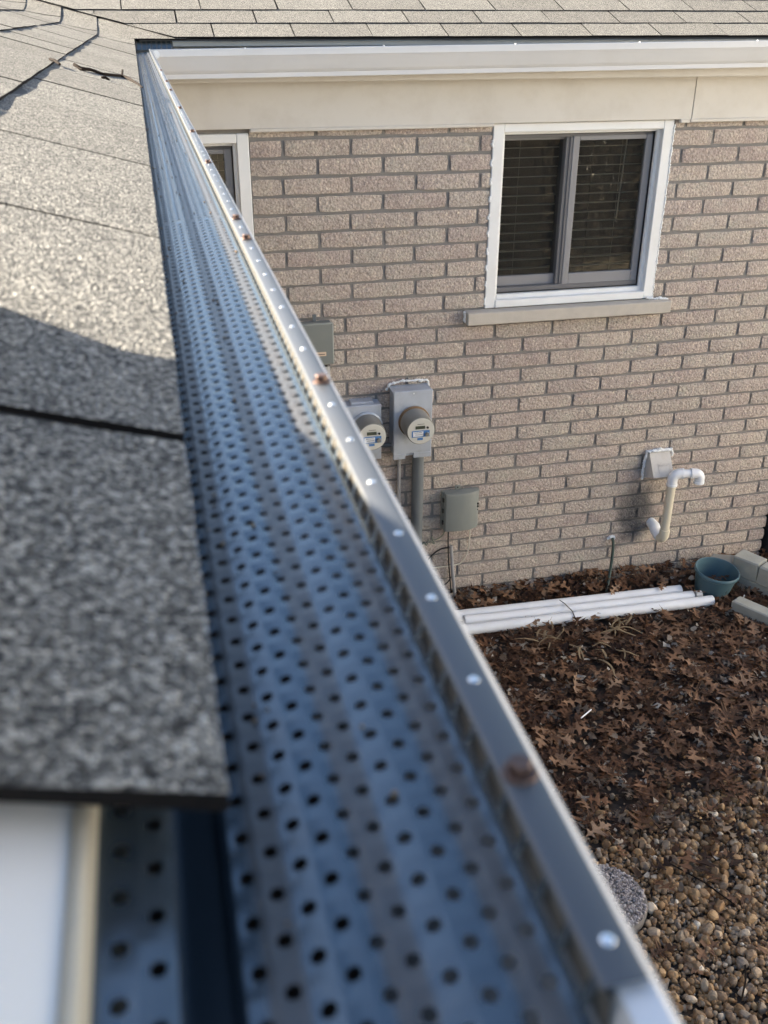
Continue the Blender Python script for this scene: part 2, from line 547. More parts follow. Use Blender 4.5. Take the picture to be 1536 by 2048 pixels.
# ------------------------------------------------------------------ key measures (metres)
WALL_Y = 4.470            # face of the brick wall across the yard
J0 = 2.5093               # first bed joint under the frieze
BH = 0.08107              # course height
BL = 0.305                # brick module
NSLOPE, FSLOPE = 0.30, 0.35
EAVE_X, EAVE_Z = 0.0025, 2.879        # lower edge of the roof deck over the gutter (underside of shingles)
FAR_Y, FAR_Z = 4.242, 2.902           # same for the roof across the corner
LIP_X, LIP_Z = 0.0617, 2.873
RAKE_Y = 0.122

def z_near(x):
    return EAVE_Z + NSLOPE * (EAVE_X - x)
def z_far(y):
    return FAR_Z + FSLOPE * (y - FAR_Y)
def z_roof(x, y):
    a, b = z_near(x), z_far(y)
    k = 0.035
    h = max(k - abs(a - b), 0) / k
    return max(a, b) + h * h * k * 0.25

# ------------------------------------------------------------------ ground
g = mesh_obj('ground', [(-250, -250, 0), (250, -250, 0), (250, 250, 0), (-250, 250, 0)], [(0, 1, 2, 3)], M_LAWN)  # unseen pale ground, made light to bounce sun onto the wall
structure(g, 'unseen pale lawn added to bounce sunlight onto the house wall')
g = mesh_obj('yard_soil', [(-.16, -.6, .004), (5.5, -.6, .004), (5.5, 6.5, .004), (-.16, 6.5, .004)], [(0, 1, 2, 3)], M_SOIL)
structure(g, 'dark bare soil under the leaf litter')

# ------------------------------------------------------------------ house
house = empty('brick_house', (1.6, 4.6, 0))
tag(house, 'tan split-face brick house with beige frieze and grey shingle roof round the yard corner', 'house')
house_inv = Matrix.Translation((-1.6, -4.6, 0))
def part(o, parent=house):
    o.parent = parent
    if parent is house:
        o.matrix_parent_inverse = house_inv
    return o

WX0, WX1, WZ0, WZ1 = 1.556, 2.458, 1.700, 2.560       # right window opening
VX0, VX1, VZ0, VZ1 = -0.110, 0.440, 1.700, 2.535      # window partly behind the gutter
END_X = 3.408
NWALL_X = -0.17

# mortar core of the far wall (pieces round the openings) ------------------------------------
mb = MB()
yb0, yb1 = WALL_Y + 0.0125, WALL_Y + 0.20
TOPZ = 2.76
mb.box(NWALL_X - 3.5, VX0, yb0, yb1, -0.05, TOPZ)
mb.box(VX0, VX1, yb0, yb1, -0.05, VZ0)
mb.box(VX0, VX1, yb0, yb1, VZ1, TOPZ)
mb.box(VX1, WX0, yb0, yb1, -0.05, TOPZ)
mb.box(WX0, WX1, yb0, yb1, -0.05, WZ0)
mb.box(WX0, WX1, yb0, yb1, WZ1, TOPZ)
mb.box(WX1, END_X - 0.009, yb0, yb1, -0.05, TOPZ)
mb.box(END_X - 0.2, END_X - 0.009, yb1, yb1 + 5, -0.05, TOPZ)
wall_far = part(mb.build('wall', M_MORTAR))

def brick_mesh(l, h, seed, d=0.055):
    r = random.Random(seed)
    nx = max(2, round(l / 0.05)); nz = 2
    vs, fs = [], []
    def fr(i, j):
        return j * (nx + 1) + i
    for j in range(nz + 1):
        for i in range(nx + 1):
            edge = i in (0, nx) or j in (0, nz)
            corner = i in (0, nx) and j in (0, nz)
            x, z = l * i / nx, h * j / nz
            y = r.uniform(-0.0035, 0.0035)
            if edge:
                y = r.uniform(0.0025, 0.0055)
                x += r.uniform(-.0016, .0016) if i in (0, nx) else r.uniform(-.008, .008)
                z += r.uniform(-.0016, .0016)
            if corner:
                y = r.uniform(0.005, 0.009)
                x += (0.003 if i == 0 else -0.003) * r.random()
                z += (0.003 if j == 0 else -0.003) * r.random()
            if not edge:
                x += r.uniform(-.01, .01); z += r.uniform(-.012, .012)
            vs.append((x, y, z))
    for j in range(nz):
        for i in range(nx):
            fs.append((fr(i, j), fr(i + 1, j), fr(i + 1, j + 1), fr(i, j + 1)))
    per = [fr(i, 0) for i in range(nx + 1)] + [fr(nx, j) for j in range(1, nz + 1)] + \
          [fr(i, nz) for i in range(nx - 1, -1, -1)] + [fr(0, j) for j in range(nz - 1, 0, -1)]
    b0 = len(vs)
    for k in per:
        x, y, z = vs[k]
        vs.append((x, d, z))
    n = len(per)
    for k in range(n):
        fs.append((per[(k + 1) % n], per[k], b0 + k, b0 + (k + 1) % n))
    return vs, fs

JT = 0.0140
HB = BH - JT
def to_mesh(name, vs, fs, mat):
    me = bpy.data.meshes.new(name)
    me.from_pydata(vs, [], fs)
    me.materials.append(mat)
    me.polygons.foreach_set('use_smooth', [True] * len(me.polygons))
    me.update()
    me.set_sharp_from_angle(angle=math.radians(50))
    return me
FULL = [to_mesh('brick', *brick_mesh(BL - JT, HB, 100 + k), M_BRICK) for k in range(14)]

def spans_minus(a, b, holes):
    segs = [(a, b)]
    for h0, h1 in holes:
        ns = []
        for s0, s1 in segs:
            if h1 <= s0 or h0 >= s1:
                ns.append((s0, s1))
            else:
                if h0 > s0: ns.append((s0, h0))
                if h1 < s1: ns.append((h1, s1))
        segs = ns
    return segs

hidden = MB()
n_brick = 0
for k in range(0, 32):
    zb = J0 - k * BH + JT / 2
    zt = zb + HB
    odd = k % 2 == 1
    x_lo, x_hi = -0.17, END_X
    holes = []
    if zt > VZ0 and zb < VZ1: holes.append((VX0 - JT * .3, VX1 + 0.004))
    if zt > WZ0 and zb < WZ1: holes.append((WX0 - 0.004, WX1 + 0.006))
    if zb < 1.69 and zt > 1.64: holes.append((1.448, 2.546))
    zones = []
    if k <= 10:
        zones = [(x_lo, 2.0, 0.2796 if odd else 0.127), (2.0, x_hi, 0.232 if odd else 0.078)]
    elif k <= 13:
        zones = [(x_lo, x_hi, 0.240 if odd else 0.090)]
    else:
        zones = [(x_lo, x_hi, (0.247 if odd else 0.092) + (k > 22) * 0.007)]
    for za, zc, off in zones:
        j0 = math.floor((za - off) / BL) - 1
        xj = off + j0 * BL
        jit_prev = 0.0
        while xj < zc:
            jit = rnd.uniform(-0.004, 0.004)
            a, b = max(xj + jit_prev, za), min(xj + BL + jit, zc)
            jit_prev = jit
            xj += BL
            if b - a < 0.02:
                continue
            for s0, s1 in spans_minus(a, b, holes):
                l0 = s0 + (JT / 2 if s0 == a else 0)
                l1 = s1 - (JT / 2 if s1 == b and s1 < END_X - 1e-4 else 0)
                if l1 - l0 < 0.025:
                    continue
                dz = rnd.uniform(-.0012, .0012)
                vis = l1 > 0.486 * (CAM_Z - zb) - 0.12 and l0 < 2.93 + (2.55 - zb) * 0.225 and k >= 0
                full = abs((l1 - l0) - (BL - JT)) < 0.012
                if vis:
                    n_brick += 1
                    if full:
                        o = bpy.data.objects.new('brick', FULL[rnd.randrange(14)])
                        o.scale = ((l1 - l0) / (BL - JT), 1, 1)
                    else:
                        vs, fs = brick_mesh(l1 - l0, HB, 500 + n_brick)
                        o = bpy.data.objects.new('brick', to_mesh('brick', vs, fs, M_BRICK))
                    o.location = (l0, WALL_Y + rnd.uniform(-.0015, .0015), zb + dz)
                    link(o, wall_far)
                else:
                    vs, fs = brick_mesh(l1 - l0, HB, 900 + k)
                    hidden.add([(x + l0, y + WALL_Y, z + zb) for x, y, z in vs], fs)
# bricks round the end corner of the wall (returning away from the yard)
for k in range(0, 32):
    zb = J0 - k * BH + JT / 2
    y0 = WALL_Y + (0.10 if k % 2 else 0.20)
    hidden.add([(END_X - yy, WALL_Y + 0.06 + x, z + zb) for x, yy, z in brick_mesh(0.10 if k % 2 else 0.2, HB, k)[0]], brick_mesh(0.10 if k % 2 else 0.2, HB, k)[1])
    y = y0 + 0.06
    while y < 6.5:
        vs, fs = brick_mesh(BL - JT, HB, k)
        hidden.add([(END_X - yy, y + JT + x, z + zb) for x, yy, z in vs], fs)
        y += BL
# the wall under the near gutter (faces the yard, hidden below the gutter)
nm = MB()
nm.box(NWALL_X - 0.2, NWALL_X - 0.009, 0.30, WALL_Y + 0.009, -0.05, TOPZ)
nm.box(NWALL_X - 6.0, NWALL_X - 0.2, 0.30, 0.50, -0.05, TOPZ)
wall_near = part(nm.build('wall', M_MORTAR))
nb = MB()
for k in range(0, 32):
    zb = J0 - k * BH + JT / 2
    y = 0.30 - (BL / 2 if k % 2 else 0)
    while y < WALL_Y - 0.02:
        a, b = max(y, 0.30), min(y + BL - JT, WALL_Y - 0.004)
        if b - a > 0.03:
            vs, fs = brick_mesh(b - a, HB, 300 + (k * 7 + int(y * 10)) % 23)
            nb.add([(NWALL_X - yy, a + x, z + zb) for x, yy, z in vs], fs)
        y += BL
o = nb.build('brick', M_BRICK, smooth=False); o['kind'] = 'stuff'
o.parent = wall_near
o = hidden.build('brick', M_BRICK, smooth=False); o['kind'] = 'stuff'
o.parent = wall_far

# stone sill ----------------------------------------------------------------------------------
mb = MB()
mb.box(1.452, 2.541, 4.412, 4.56, 1.632, 1.694, b=0.004)
sill = part(mb.build('window_sill', M_STONE))
sm = MB()
rr = random.Random(4)
def caulk_strip(mbx, pts, w=0.012, seed=0):
    r = random.Random(seed)
    out = []
    for i in range(len(pts) - 1):
        a, b = Vector(pts[i]), Vector(pts[i + 1])
        n = max(2, int((b - a).length / 0.006))
        for k in range(n):
            out.append(a.lerp(b, k / n))
    out.append(Vector(pts[-1]))
    out = [q + Vector((r.uniform(-.003, .003), r.uniform(-.002, .001), r.uniform(-.003, .003))) for q in out]
    mbx.tube(out, [w * r.uniform(.45, 1.0) for _ in out], n=7)
caulk_strip(sm, [(1.451, 4.455, 1.640), (1.449, 4.455, 1.690)], .009, 3)
caulk_strip(sm, [(2.42, 4.462, 1.702), (2.50, 4.455, 1.700), (2.538, 4.452, 1.694)], .008, 5)
o = autosmooth(sm.build('caulk_bead', M_CAULK)); o.parent = sill

# windows --------------------------------------------------------------------------------------
def window(x0, x1, z0, z1, y_face, mullion, seed):
    """white casing, grey sliding sashes, panes, blinds"""
    mb = MB()
    cl, cr, ct, cb = x0 + 0.052, x1 - 0.052, z1 - 0.040, z0 + 0.050
    yb = y_face + 0.115
    mb.box(x0, cl, y_face, yb, z0, z1, b=.003)
    mb.box(cr, x1, y_face, yb, z0, z1, b=.003)
    mb.box(cl, cr, y_face + .001, yb, ct, z1 - .001, b=.003)
    mb.box(cl, cr, y_face - .004, yb, z0 + .001, cb - .012, b=.003)
    # inner step of the casing
    s = 0.016
    yi = y_face + 0.030
    mb.box(cl - .001, cl + s, yi, yb, cb - .012, ct, b=.002)
    mb.box(cr - s, cr + .001, yi, yb, cb - .012, ct, b=.002)
    mb.box(cl + s, cr - s, yi + .001, yb, ct - s * .8, ct + .001, b=.002)
    mb.box(cl + s, cr - s, yi - .003, yb, cb - .014, cb + s * .5, b=.002)
    w = part(mb.build('window', M_WHITE))
    def sub(mbx, name, mat, smooth=False):
        o = mbx.build(name, mat)
        o.parent = w
        return o
    il, ir, it, ib = cl + s, cr - s, ct - s * .8, cb + s * .5
    # rubber seal
    sl = MB(); e = 0.004; ys = yi + .018
    sl.box(il, il + e, ys, yb, ib, it); sl.box(ir - e, ir, ys, yb, ib, it)
    sl.box(il + e, ir - e, ys, yb, it - e, it); sl.box(il + e, ir - e, ys, yb, ib, ib + e)
    sub(sl, 'seal', M_BLACK)
    il += e; ir -= e; it -= e; ib += e
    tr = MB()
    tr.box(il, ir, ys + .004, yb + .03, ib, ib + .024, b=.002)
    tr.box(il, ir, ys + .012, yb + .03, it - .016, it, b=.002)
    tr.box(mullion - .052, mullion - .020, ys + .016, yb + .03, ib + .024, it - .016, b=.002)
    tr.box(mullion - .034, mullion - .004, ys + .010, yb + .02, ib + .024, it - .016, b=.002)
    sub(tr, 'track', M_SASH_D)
    def sash(a, b, y, wl, wr, wt, wb):
        m2 = MB()
        z_0, z_1 = ib + .016, it - .010
        m2.box(a, a + wl, y, y + .03, z_0, z_1, b=.0025)
        m2.box(b - wr, b, y, y + .03, z_0, z_1, b=.0025)
        m2.box(a + wl, b - wr, y + .001, y + .029, z_1 - wt, z_1 - .0005, b=.0025)
        m2.box(a + wl, b - wr, y + .001, y + .029, z_0 + .0005, z_0 + wb, b=.0025)
        sub(m2, 'sash', M_SASH)
        m3 = MB()
        m3.add([(a + wl, y + .014, z_0 + wb), (b - wr, y + .014, z_0 + wb), (b - wr, y + .014, z_1 - wt), (a + wl, y + .014, z_1 - wt)], [(0, 1, 2, 3)])
        sub(m3, 'pane', M_GLASS)
    sash(il + .001, mullion - .012, ys + .038, .012, .030, .018, .055)
    sash(mullion - .020, ir - .001, ys + .006, .034, .034, .022, .060)
    # blinds
    r = random.Random(seed)
    nsl = int((it - ib) / .0445)
    for k in range(nsl):
        m4 = MB()
        zc = it - .03 - k * .0445
        yy = yb + .075
        tlt = math.radians(-5.5 + r.uniform(-1.5, 1.5))
        mt = Matrix.Translation(((il + ir) / 2, yy, zc)) @ Matrix.Rotation(r.uniform(-.0015, .0015), 4, 'Y') @ Matrix.Rotation(tlt, 4, 'X')
        m4.box(-(ir - il) / 2 - .02, (ir - il) / 2 + .06, -.024, .024, -.0016, .0016, mat=mt)
        sub(m4, 'slat', M_SLAT)
    m5 = MB()
    for q in (.16, .86):
        xq = il + (ir - il) * q
        m5.tube([(xq, yb + .049, ib + .03), (xq + .002, yb + .049, it - .01)], .0007, 6)
    m5.tube([(ir - .10, yb + .042, ib + .30), (ir - .085, yb + .042, it - .02)], .004, 8)
    sub(m5, 'blind_cord', M_SLAT)
    m6 = MB()
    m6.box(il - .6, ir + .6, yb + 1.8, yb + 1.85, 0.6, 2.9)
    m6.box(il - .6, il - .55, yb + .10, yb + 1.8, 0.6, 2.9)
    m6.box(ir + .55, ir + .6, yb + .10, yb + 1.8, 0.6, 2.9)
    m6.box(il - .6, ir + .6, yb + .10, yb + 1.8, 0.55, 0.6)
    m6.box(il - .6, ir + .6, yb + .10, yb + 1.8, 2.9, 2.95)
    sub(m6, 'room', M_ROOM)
    return w
w1 = window(WX0, WX1, WZ0 - .002, WZ1 - .008, WALL_Y + 0.002, 1.995, 3)
w1['label'] = 'white cased sliding window with grey sashes and horizontal blinds'
w2 = window(VX0, VX1, VZ0, VZ1, WALL_Y + 0.004, 0.17, 8)
# ragged caulk along the right window casing
cm = MB()
caulk_strip(cm, [(WX1 + .001, WALL_Y + .006, 1.70), (WX1 + .002, WALL_Y + .004, 2.53)], .0065, 41)
o = autosmooth(cm.build('caulk_bead', M_CAULK), 80); o.parent = w1
zz = 1.72
while zz < 2.50:
    cm = MB()
    caulk_strip(cm, [(WX0 - .001, WALL_Y + .004, zz), (WX0 - .004, WALL_Y + .003, zz + .015), (WX0 - .001, WALL_Y + .004, zz + .03)], .007, int(zz * 900))
    o = autosmooth(cm.build('caulk_bead', M_CAULK), 80); o.parent = w1
    zz += BH

# frieze, trim, soffit, fascia -----------------------------------------------------------------
def bx(name, mat, *args, b=0.0, parent=house):
    o = MB().box(*args, b=b).build(name, mat)
    return part(o, parent)
bx('frieze_board', M_BEIGE, -0.17, 2.529, WALL_Y - .020, WALL_Y + .009, 2.554, 2.752, b=.002)
bx('frieze_board', M_BEIGE, 2.531, 3.55, WALL_Y - .0205, WALL_Y + .009, 2.5545, 2.752, b=.002)
bx('trim_strip', M_BEIGE, 0.445, 1.548, WALL_Y - .026, WALL_Y - .002, 2.540, 2.556, b=.003)
bx('trim_strip', M_BEIGE, 2.474, 2.522, WALL_Y - .026, WALL_Y - .002, 2.538, 2.556, b=.003)
bx('trim_strip', M_BEIGE, 2.524, 3.45, WALL_Y - .027, WALL_Y - .002, 2.540, 2.5565, b=.003)
bx('soffit', M_BEIGE, -0.03, 3.60, 4.332, WALL_Y + .1, 2.752, 2.764)
bx('fascia', M_BEIGE, -0.03, 3.60, 4.328, 4.346, 2.744, 2.890, b=.002)
bx('drip_edge', M_DRIP, 0.147, 3.62, 4.262, 4.330, 2.880, 2.8975, b=.001)
bx('soffit', M_BEIGE, NWALL_X - .1, -0.034, 0.15, 4.331, 2.752, 2.764)
bx('fascia', M_BEIGE, -0.052, -0.034, 0.128, 4.327, 2.744, 2.866, b=.002)
# rake board at the near gable end: white face with a tan hem
rk = MB()
vs = []
for x in (-3.0, -0.0235):
    for y in (0.02, 0.30):
        for z in (-.15, -.006):
            vs.append((x, y, z_near(x) + z))
rk.add(vs, [(0, 1, 3, 2), (4, 6, 7, 5), (0, 4, 5, 1), (2, 3, 7, 6), (0, 2, 6, 4), (1, 5, 7, 3)])
part(rk.build('rake_board', M_RAKE))
bx('rake_trim', M_TAN, -0.0233, -0.0205, 0.02, 0.30, 2.74, 2.8815, b=.0008)

# ------------------------------------------------------------------ roofs with single shingle tabs
def roof_deck():
    vs, fs = [], []
    # near slope: from the eave up to the ridge, along Y; bends up into the valley
    xs = [EAVE_X - .006 - i * 0.11 for i in range(0, 32)]
    ys = [RAKE_Y + .030 + (4.9 - RAKE_Y) * j / 70 for j in range(71)] + [5.6, 6.4, 7.4, 8.4]
    for x in xs:
        for y in ys:
            vs.append((x, y, z_roof(x, y) - 0.004))
    m = len(ys)
    for i in range(len(xs) - 1):
        for j in range(m - 1):
            fs.append((i * m + j, i * m + j + 1, (i + 1) * m + j + 1, (i + 1) * m + j))
    return vs, fs
vs, fs = roof_deck()
deck = part(mesh_obj('roof', vs, fs, M_FELT, smooth=True))
vs, fs = [], []
xs = [-0.0015 + i * 0.12 for i in range(32)]
ys = [FAR_Y + .004 + i * 0.11 for i in range(30)]
for x in xs:
    for y in ys:
        vs.append((x, y, z_far(y) - 0.004))
m = len(ys)
for i in range(len(xs) - 1):
    for j in range(m - 1):
        fs.append((i * m + j, (i + 1) * m + j, (i + 1) * m + j + 1, i * m + j + 1))
deck2 = part(mesh_obj('roof', vs, fs, M_FELT, smooth=True))

def tab_patch(p0, p1, q0, q1, fn, nu, nv, seed, th=0.0040, lift0=0.0060, lift1=0.0016, cut=None):
    """p: along the eave, q: distance up the slope (plan), fn(p, q)->(x, y, z)"""
    r = random.Random(seed)
    vs, fs = [], []
    e0 = [r.uniform(-.0003, .0003) for _ in range(nu + 1)]
    l0 = r.uniform(-.0006, .0010)
    sa, sb = r.uniform(-.0022, .0015), r.uniform(-.0015, .0022)
    for layer in (1, 0):
        for j in range(nv + 1):
            for i in range(nu + 1):
                pa, pb = p0, p1
                if cut is not None:
                    qq = q0 + (q1 - q0) * j / nv
                    pa = max(p0, cut(qq))
                    pb = max(p1, pa + .0006)
                p = pa + (pb - pa) * i / nu + (sa * (1 - j / nv) if i == 0 else sb * (1 - j / nv) if i == nu else 0)
                qv = q0 + (q1 - q0) * j / nv + (e0[i] if j == 0 else 0)
                x, y, z = fn(p, qv)
                lift = lift0 + l0 + (lift1 - lift0) * j / nv + (0.0004 * math.sin(3.1 * p * 7 + seed))
                vs.append((x, y, z + lift - (0 if layer else th * (1 - .6 * j / nv))))
    n1 = (nu + 1) * (nv + 1)
    def ix(l, i, j):
        return (0 if l else n1) + j * (nu + 1) + i
    for j in range(nv):
        for i in range(nu):
            fs.append((ix(1, i, j), ix(1, i + 1, j), ix(1, i + 1, j + 1), ix(1, i, j + 1)))
    for i in range(nu):
        fs.append((ix(0, i, 0), ix(0, i + 1, 0), ix(1, i + 1, 0), ix(1, i, 0)))
    for j in range(nv):
        fs.append((ix(1, 0, j), ix(1, 0, j + 1), ix(0, 0, j + 1), ix(0, 0, j)))
        fs.append((ix(0, nu, j), ix(0, nu, j + 1), ix(1, nu, j + 1), ix(1, nu, j)))
    return vs, fs

def fs_sides(vs, fs):
    """1 for the cut asphalt edges, 0 for the granule-covered top"""
    n1 = len(vs) // 2
    return [1 if any(k >= n1 for k in f) else 0 for f in fs]

def add_shingle(vs, fs, parent):
    nside = fs_sides(vs, fs)
    o = mesh_obj('shingle', vs, fs, None, smooth=True, mats=[M_SHINGLE, M_EDGE], fmat=nside)
    try:
        o.data.set_sharp_from_angle(angle=math.radians(50))
    except Exception:
        pass
    o.parent = parent
    return o

EXPO = 0.137
TABW = 0.298
def fn_near(p, qv):
    x = EAVE_X - qv
    return (x, p, z_roof(x, p))
def fn_far(p, qv):
    y = FAR_Y + qv
    return (p, y, z_far(y))
def cut_line(qv):                     # edge of the far roof's shingles along the valley
    return 0.155 - 1.36 * qv

# starter strip below the first course
vs, fs = tab_patch(RAKE_Y + .020, 4.20, .004, .16, fn_near, 40, 2, 1, th=.004, lift0=.0022, lift1=.0005)
o = mesh_obj('starter_strip', vs, fs, M_FELT); o.parent = deck
rest = MB()
seed = 10
for c in range(0, 22):
    q0 = c * EXPO
    q1 = q0 + EXPO + 0.012
    ph = 0.278 + (TABW / 2 if c % 2 else 0) - 2 * TABW
    y_end = 4.45 + q0 * 0.735
    a = ph
    while a < y_end:
        b = a + TABW
        ya, yb_ = max(a + .0036, RAKE_Y), b - .0036
        a = b
        if yb_ - ya < 0.03:
            continue
        seed += 1
        nu = 14
        vs, fs = tab_patch(ya, yb_, q0, q1, fn_near, nu, 3, seed, lift0=.0060 if c == 0 else .0048, th=.0040 if c == 0 else .0034)
        # what the camera can see of this slope: a wedge beside the gutter
        if EAVE_X - q0 > -0.17 * yb_ - 0.10 and c < 8:
            add_shingle(vs, fs, deck)
        else:
            rest.add(vs, fs)
o = rest.build('shingle', M_SHINGLE); o['kind'] = 'stuff'; o.parent = deck
# far slope
vs, fs = tab_patch(0.02, 3.62, -.001, .12, fn_far, 20, 2, 2, th=.004, lift0=.0022, lift1=.0005)
o = mesh_obj('starter_strip', vs, fs, M_FELT); o.parent = deck2
vs, fs = tab_patch(-.05, .20, -.002, .14, fn_far, 6, 3, 77, lift0=.0075, lift1=.005)
add_shingle(vs, fs, deck2)
rest = MB()
for c in range(0, 22):
    q0 = c * EXPO
    q1 = q0 + EXPO + 0.012
    a = 0.30 - 12 * .318 + (.159 if c % 2 else 0.0) + 0.03 * math.sin(c * 2.1)
    a += 0.325
    while a < 3.62:
        b = a + 0.318
        xa, xb = a + .0028, min(b - .0028, 3.62)
        a = b
        cl0 = cut_line(q0)
        if xb < cut_line(q1) + 0.02:
            continue
        seed += 1
        fcut = cut_line if xa < cl0 + .01 else None
        vs, fs = tab_patch(xa, xb, q0, q1, fn_far, 6, 3, seed, cut=fcut, lift0=.0125, lift1=.0085)
        if c < 5:
            add_shingle(vs, fs, deck2)
        else:
            rest.add(vs, fs)
o = rest.build('shingle', M_SHINGLE); o['kind'] = 'stuff'; o.parent = deck2

# ------------------------------------------------------------------ gutters
def k_profile(w):
    """open K-style profile: (out from fascia, height) back top -> front lip hem"""
    return [(0.0, .000), (0.0, -.108), (w * .62, -.108), (w * .72, -.107), (w * .725, -.090), (w * .75, -.087),
            (w * .80, -.078), (w * .86, -.062), (w * .93, -.042), (w * .985, -.028), (w, -.025), (w, -.0015),
            (w - .0015, 0.0), (w - .0060, 0.0), (w - .0060, -.008)]
ga = empty('gutter', (0.0, 2.0, 2.76))
tag(ga, 'white gutter in the foreground running along the roof edge towards the corner', 'gutter')
mb = MB()
gb = -0.0335
mb.extrude(k_profile(LIP_X - gb), lambda a, b, t: (gb + a, t, LIP_Z - .0015 + b), 0.03, 4.2045, seg=6)
mb.extrude([(a, b) for a, b in k_profile(LIP_X - gb)[:5]], lambda a, b, t: (gb + a, t, LIP_Z - .0015 + b), 4.2045, 4.326, seg=1)
o = mb.build('trough', M_GUTTER); o.parent = ga; o.matrix_parent_inverse = Matrix.Translation((0, -2.0, -2.76))
sd = o.modifiers.new('thickness', 'SOLIDIFY'); sd.thickness = 0.0009; sd.offset = -1
mb = MB()
mb.box(gb + .003, LIP_X - .028, .034, 4.20, LIP_Z - .1085, LIP_Z - .088)  # dark layer added under the guard so its holes look black
o = mb.build('dark_trough_fill', M_SOIL); o.parent = ga; o.matrix_parent_inverse = Matrix.Translation((0, -2.0, -2.76))
mb = MB()
pr = [(gb + a, LIP_Z - .0015 + b) for a, b in k_profile(LIP_X - gb)[:12]]
mb.add([(x, 0.03, z) for x, z in pr], [list(range(len(pr)))])
o = mb.build('end_cap', M_GUTTER); o.parent = ga; o.matrix_parent_inverse = Matrix.Translation((0, -2.0, -2.76))

gf = empty('gutter', (1.8, 4.26, 2.76))
tag(gf, 'white gutter across the yard under the far roof, above the beige frieze', 'gutter')
gfi = Matrix.Translation((-1.8, -4.26, -2.76))
GP = 0.0082                                     # slight fall of this gutter
def ffar(a, b, t):
    return (t, 4.3265 - a, 2.8715 + b + GP * (t - 0.06))
mb = MB()
mb.extrude(k_profile(4.3265 - 4.2045), ffar, LIP_X - .0005, 3.62, seg=6)
mb.extrude(k_profile(4.3265 - 4.2045)[:5], ffar, -0.0335, LIP_X - .0005, seg=1)
o = mb.build('trough', M_GUTTER); o.parent = gf; o.matrix_parent_inverse = gfi
sd = o.modifiers.new('thickness', 'SOLIDIFY'); sd.thickness = 0.0009; sd.offset = -1
mb = MB()
x = 0.42
for i in range(6):
    mb.box(x - .010, x + .010, 4.2065, 4.324, 2.866 + GP * (x - .06), 2.8685 + GP * (x - .06))
    mb.lathe([(0, .004), (.003, .003), (.0035, 0)], origin=(x, 4.2085, 2.8716 + GP * (x - .06)), n=8)
    x += 0.56
o = mb.build('hanger', M_RIVET); o.parent = gf; o.matrix_parent_inverse = gfi
# sealed mitre patch in the corner
mb = MB()
mb.lathe([(0, .0005), (.014, .0), (.016, -.003)], origin=(0.078, 4.2035, 2.855), axis='Y', n=14, mat=Matrix.Scale(-1, 4, (0, 1, 0)))
o = mb.build('sealant_patch', M_CAULK); o.parent = gf; o.matrix_parent_inverse = gfi

# ------------------------------------------------------------------ perforated guard panels
def rib(x):
    """height of the ribbed sheet across the gutter"""
    base = 2.8592 + x * 0.095
    h = 0.0
    for c in (.0180, .0370):                              # two broad raised ridges
        d = max(0.0, 1.0 - max(0.0, abs(x - c) - .0018) / .0046)
        h += .00075 * d * d * (3 - 2 * d)
    return base + h - 0.00045 * math.exp(-((x - .0182) / .0011) ** 2)
def guard_point(s):
    """arc coordinate s (m from the back edge) -> (x, z)"""
    if s <= .013:
        return (-0.021 + s, 2.8715)
    if s <= .0160:
        f = (s - .013) / .003
        return (-.008 + .0004 * f, 2.8715 - .0265 * f)
    if s <= .0270:
        f = (s - .0160) / .011
        return (-.0076 + .0076 * f, 2.845)
    if s <= .0305:
        f = (s - .0270) / .0035
        return (.0005 * f, 2.845 + .0143 * f)
    x = .0005 + (s - .0305) * (.0520 / .0525)
    return (x, rib(x))
